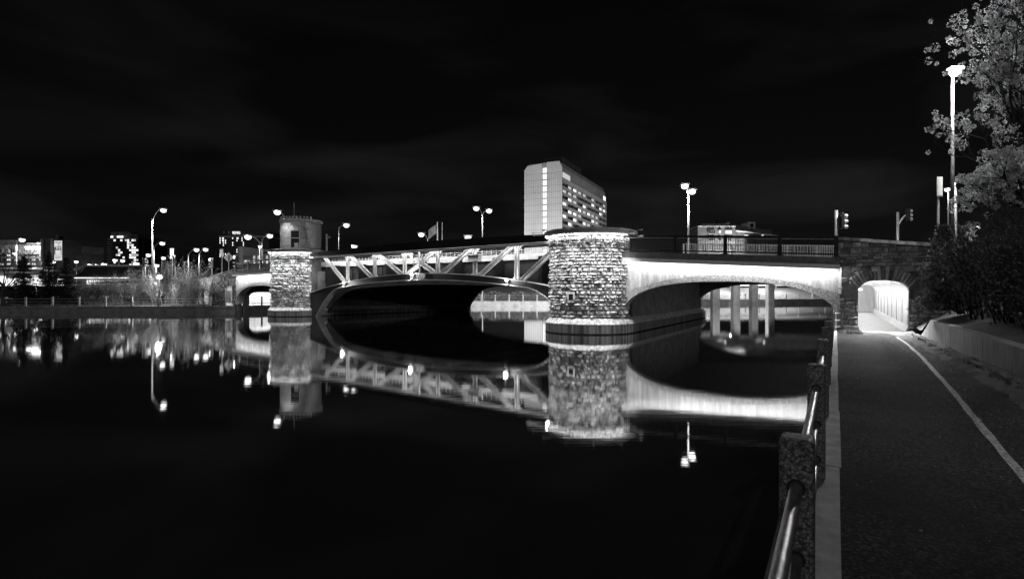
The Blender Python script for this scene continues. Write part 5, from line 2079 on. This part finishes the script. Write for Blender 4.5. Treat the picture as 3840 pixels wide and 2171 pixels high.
# ------------------------------------------------------------------ vegetation
def grow(mb, p, d, ln, r, depth, tips, rr, spread=.6, lift=.1, sides=5, segs=4, kids=(2, 4), taper=.55, minr=.006, tipdepth=1):
    pts, rad = [p.copy()], [r]
    for i in range(segs):
        d = (d + Vector((rr.uniform(-1, 1), rr.uniform(-1, 1), rr.uniform(-1, 1))) * .16 + Z * lift * .3).normalized()
        p = p + d * (ln / segs)
        pts.append(p.copy())
        rad.append(max(minr, r * (1 - (1 - taper) * (i + 1) / segs)))
    mb.tube(pts, rad, sides if depth > 1 else 3, cap=False)
    if depth <= tipdepth:
        for q in pts[1:]:
            tips.append(q)
    if depth == 0:
        return
    for k in range(rr.randint(*kids)):
        t = rr.uniform(.35, 1.0)
        i = min(segs, max(1, int(t * segs + .5)))
        q = pts[i]
        nd = (d + Vector((rr.uniform(-1, 1), rr.uniform(-1, 1), rr.uniform(-.8, 1))) * spread * 1.35 + Z * lift).normalized()
        grow(mb, q, nd, ln * rr.uniform(.55, .8), rad[i] * rr.uniform(.55, .75), depth - 1, tips, rr, spread, lift, sides, segs, kids, taper, minr, tipdepth)
    q = pts[-1]
    grow(mb, q, (d + Vector((rr.uniform(-1, 1), rr.uniform(-1, 1), rr.uniform(-.4, .8))) * .3).normalized(), ln * .75, rad[-1] * .9, depth - 1, tips, rr, spread, lift, sides, segs, kids, taper, minr, tipdepth)


# blossoming tree on the bank to the right
rr = random.Random(42)
tb = RR(23.6, 5.55, 0)
tb.z = ez(23.6, 5.55) - .1
bt = Thing('blossom_tree', 'tall blossoming tree at the right edge with white flower clusters', 'tree', tb)
mbt, mbb, tips = MB(), MB(), []
top = tb + Vector((-.1, 0, 3.4))
mbt.tube([tb, tb + Vector((.05, 0, 1.2)), tb + Vector((-.05, .05, 2.4)), top], [.3, .25, .23, .21], 9, cap=False)
bt.part('trunk', mbt, M['bark'], smooth=True)
limbs = [((-.5, -.15, .6), 1.2, .09), ((-.3, .3, 1.0), 1.8, .12), ((-.12, -.3, 1.2), 2.5, .13), ((.05, .2, 1.3), 3.3, .15), ((.5, -.3, 1.0), 2.6, .12),
         ((.6, .4, .8), 2.5, .11), ((-.15, .4, 1.3), 3.1, .13), ((.7, 0, .4), 2.2, .1), ((-.2, -.2, 1.4), 3.0, .12), ((.3, -.4, 1.5), 3.2, .12), ((-.1, 0, 1.6), 3.5, .14), ((.2, .1, 1.8), 3.6, .14), ((-.6, .1, .15), .9, .07), ((-.5, -.4, -.05), 1.3, .07), ((.3, -.6, .1), 1.7, .08), ((.7, -.2, -.05), 1.8, .08)]
for dv, ln, r_ in limbs:
    grow(mbb, top - Z * (rr.uniform(0, .9) if dv[2] > .12 else rr.uniform(.9, 1.5)), Vector(dv).normalized(), ln, r_, 4, tips, rr, .62, .12, 5, 4, (2, 3), .55, .006)
bt.part('branches', mbb, M['bark'])
tips = [t for t in tips if 1920 + FPX * t.x / t.y > 3462 and t.z > 2.9 and (t.z > 5.0 or rr.random() < .6)]
rr.shuffle(tips)
Cl = []
for t in tips[:5200]:
    if rr.random() < .48:
        c = np.array(t) + rng.normal(size=3) * .05
        rad_ = rng.uniform(.05, .17)
        dirs = rng.normal(size=(42, 3))
        dirs /= np.linalg.norm(dirs, axis=1)[:, None]
        Cl.append(c + dirs * rad_ * rng.uniform(.7, 1.0, size=(42, 1)))
Cl = np.concatenate(Cl)
bt.part('blossom', quads('blossom', leaf_quads(Cl, .048, .9), tb), M['blossom'], kind='stuff')


# spruces on the left bank
def spruce(name, label, px, top_py, depth, seed, mt, width=.33, dens=1.0, base_py=1134, needle=.16, group=None):
    base = at(px, base_py, depth)
    base.z = -.25 if depth > 40 else base.z
    topz = at(px, top_py, depth).z
    hgt = topz - base.z
    rr = random.Random(seed)
    th = Thing(name, label, 'conifer', base, group)
    th.part('trunk', MB().tube([base, base + Z * hgt * .6, base + Z * hgt * .985], [hgt * .022, hgt * .013, .012], 6, cap=False), M['bark'])
    br_ = MB()
    Cn = []
    z = hgt * .06
    while z < hgt * .985:
        f = 1 - z / hgt
        reach = hgt * width * (f ** .85) * rr.uniform(.75, 1.12) + .06
        nb = rr.randint(5, 8)
        a0 = rr.uniform(0, 6.28)
        for k in range(nb):
            a = a0 + 2 * math.pi * k / nb + rr.uniform(-.3, .3)
            rc = reach * rr.uniform(.65, 1.1)
            dv = Vector((math.cos(a), math.sin(a), 0))
            p0 = base + Z * z
            droop = -.22 if f > .35 else .25
            p1 = p0 + dv * rc * .5 + Z * rc * droop * .6
            p2 = p0 + dv * rc + Z * rc * (droop * .75 + .04)
            br_.tube([p0, p1, p2], [.03 * f + .008, .02 * f + .006, .004], 3, cap=False)
            n_ = int((18 + rc * 70) * dens)
            for i in range(n_):
                t = rr.random() ** .7
                q = p0.lerp(p1, t * 2) if t < .5 else p1.lerp(p2, t * 2 - 1)
                sp_ = rc * .2 * (1 - t * .6) + .03
                sd = Vector((-dv.y, dv.x, 0))
                Cn.append(q + sd * rr.gauss(0, sp_) + Z * rr.gauss(-.02, .045) + dv * rr.gauss(0, .05))
        z += hgt * rr.uniform(.028, .045)
    th.part('branches', br_, M['bark'])
    Cn = np.array([tuple(c) for c in Cn])
    th.part('needles', quads('needles', leaf_quads(Cn, needle, .45), base), mt, kind='stuff')
    return th


spruce('spruce_tree', 'leftmost of three dark spruces on the left bank', 88, 957, 65, 1, M['needles'], .34)
spruce('spruce_tree', 'tallest middle one of three dark spruces on the left bank', 183, 942, 66, 2, M['needles'], .34)
spruce('spruce_tree', 'rightmost of three dark spruces on the left bank', 250, 962, 66, 3, M['needles'], .34)
pb = RR(26.6, 4.4, ez(26.6, 4.4))
th = spruce('pine_tree', 'small bushy pine before the right end of the stone abutment', 3540, 838, 20.4, 7, M['pine'], .36, 1.5, 1165, .11)

# bare tree at far left
rr = random.Random(8)
b0 = at(12, 1128, 64)
b0.z = -.2
tr_ = Thing('bare_tree', 'leafless tree at the far left edge beside the spruces', 'tree', b0)
mb, mbb, tips = MB(), MB(), []
mb.tube([b0, b0 + Vector((-.1, 0, 1.4)), b0 + Vector((.1, 0, 2.6))], [.22, .17, .13], 8, cap=False)
tr_.part('trunk', mb, M['bark'])
for k in range(7):
    a = k * .9
    grow(mbb, b0 + Vector((0, 0, 1.6 + .15 * k)), Vector((math.cos(a) * .75, math.sin(a) * .4, .8)).normalized(), 2.1, .07, 4, tips, rr, .5, .1, 4, 3, (2, 3), .55, .01)
tr_.part('branches', mbb, M['bark'])


def shrub(name, label, px, depth, w, h, seed, mt_twig, mt_leaf, stems=26, leaves=2600, leaf=.08, base_z=-.2, up=1.0, cat='shrub', pos=None, kids=(2, 3), lmin=.0):
    b = at(px, 1085, depth) if pos is None else pos
    b = Vector((b.x, b.y, base_z))
    rr = random.Random(seed)
    th = Thing(name, label, cat, b)
    mb, tips = MB(), []
    for k in range(stems):
        a = rr.uniform(0, 6.283)
        rad = math.sqrt(rr.random()) * w * .5
        p = b + Vector((math.cos(a) * rad * .75, math.sin(a) * rad * .5, 0))
        d = Vector((math.cos(a) * .5 * rr.random(), math.sin(a) * .4 * rr.random(), up)).normalized()
        grow(mb, p, d, h * rr.uniform(.3, .5), .022, 2, tips, rr, .5, .25, 4, 3, kids, .6, .007, 2)
    th.part('stems', mb, mt_twig)
    if leaves:
        idx = [tips[rr.randrange(len(tips))] for _ in range(leaves)]
        Cn = np.array([tuple(q) for q in idx]) + rng.normal(size=(leaves, 3)) * .13
        Cn = Cn[Cn[:, 2] > base_z + lmin]
        th.part('foliage', quads('foliage', leaf_quads(Cn, leaf, .7), b), mt_leaf, kind='stuff')
    return th


shrub('twiggy_shrub', 'low dark shrub right of the spruces', 330, 66, 4.2, 2.6, 51, M['bark'], M['leaf'], 26, 6500)
shrub('twiggy_shrub', 'rounded shrub in front of the low shop', 412, 67, 4.2, 3.4, 52, M['twig'], M['leaf'], 30, 6500)
shrub('twiggy_shrub', 'grey twiggy shrub under the double lamp', 480, 67.5, 4.0, 4.0, 53, M['twig'], M['twigleaf'], 32, 5000)
shrub('twiggy_shrub', 'grey shrub left of the globe lamp', 545, 68, 3.6, 4.2, 54, M['twig'], M['twigleaf'], 32, 5000)
shrub('twiggy_shrub', 'pale brightly lit shrub behind the globe lamp', 612, 66, 3.4, 3.8, 55, M['twig'], M['twigleaf'], 30, 3500)
shrub('twiggy_shrub', 'tall budding tree right of the globe lamp', 680, 68, 3.6, 5.6, 56, M['bark_l'], M['twigleaf'], 26, 3000, .1)
shrub('twiggy_shrub', 'pale budding tree beside the distant abutment', 735, 69, 3.4, 5.0, 57, M['bark_l'], M['twigleaf'], 24, 3000, .1)
shrub('twiggy_shrub', 'dark shrub against the distant abutment', 765, 64.5, 4.0, 3.2, 58, M['bark'], M['leaf'], 28, 3200)
shrub('twiggy_shrub', 'low dark shrub between globe lamp and distant abutment', 690, 64, 4.0, 2.4, 59, M['twig'], M['leaf'], 24, 2200)
# shrubs on the right embankment
k = 0
for a, b, w, h, lab in ((24.4, 4.3, 2.6, 1.9, 'dark shrub at the foot of the small pine on the right bank'), (21.6, 4.4, 2.8, 2.8, 'large dark leafy shrub under the blossoming tree'),
                        (19.0, 4.4, 2.8, 2.6, 'dark leafy shrub nearest above the retaining wall middle'), (16.4, 4.5, 2.8, 2.3, 'dark leafy shrub above the retaining wall at the right edge'),
                        (21.5, 6.6, 3.2, 2.6, 'dark shrub behind the trunk of the blossoming tree'), (18.0, 6.6, 3.2, 2.6, 'dark shrub high on the bank at the right edge')):
    k += 1
    shrub('leafy_shrub', lab, 0, 0, w, h, 70 + k, M['bark'], M['leaf'], 30, 9000, .07, ez(a, b) - .05, 1.0, 'shrub', RR(a, b, 0), (2, 3))
# grass tufts at the foot of posts, coping and wall
Cg = []
for i in range(260):
    if rng.random() < .5:
        a, b = rng.uniform(1, 28), rng.normal(2.62, .08)
    else:
        a, b = rng.uniform(27, 29.4), rng.uniform(.1, .9)
    p = RR(a, b, hp(a) + .03)
    for k in range(7):
        Cg.append((p.x + rng.normal() * .05, p.y + rng.normal() * .05, p.z + rng.uniform(0, .06)))
single('grass_tufts', quads('grass_tufts', leaf_quads(np.array(Cg), .11, .18, 1.5), (0, 0, 0)), M['leaf'], (0, 0, 0), 'grass tufts growing along the wall and footing', 'grass', kind='stuff')

Cg = []
for i in range(900):
    a = rng.uniform(1.5, 28)
    b = 2.3 - abs(rng.normal()) * .55 if rng.random() < .6 else rng.uniform(.06, 2.3)
    if b < .06:
        continue
    p = RR(a, b, hp(a) + .018)
    Cg.append(tuple(p))
V = leaf_quads(np.array(Cg), .032, .7)
V[:, 2] = np.repeat(np.array(Cg)[:, 2], 4) + rng.uniform(-.006, .008, size=len(V))
single('fallen_leaves', quads('fallen_leaves', V, (0, 0, 0)), M['twigleaf'], (0, 0, 0), 'small fallen petals and grit scattered over the path', 'litter', kind='stuff')
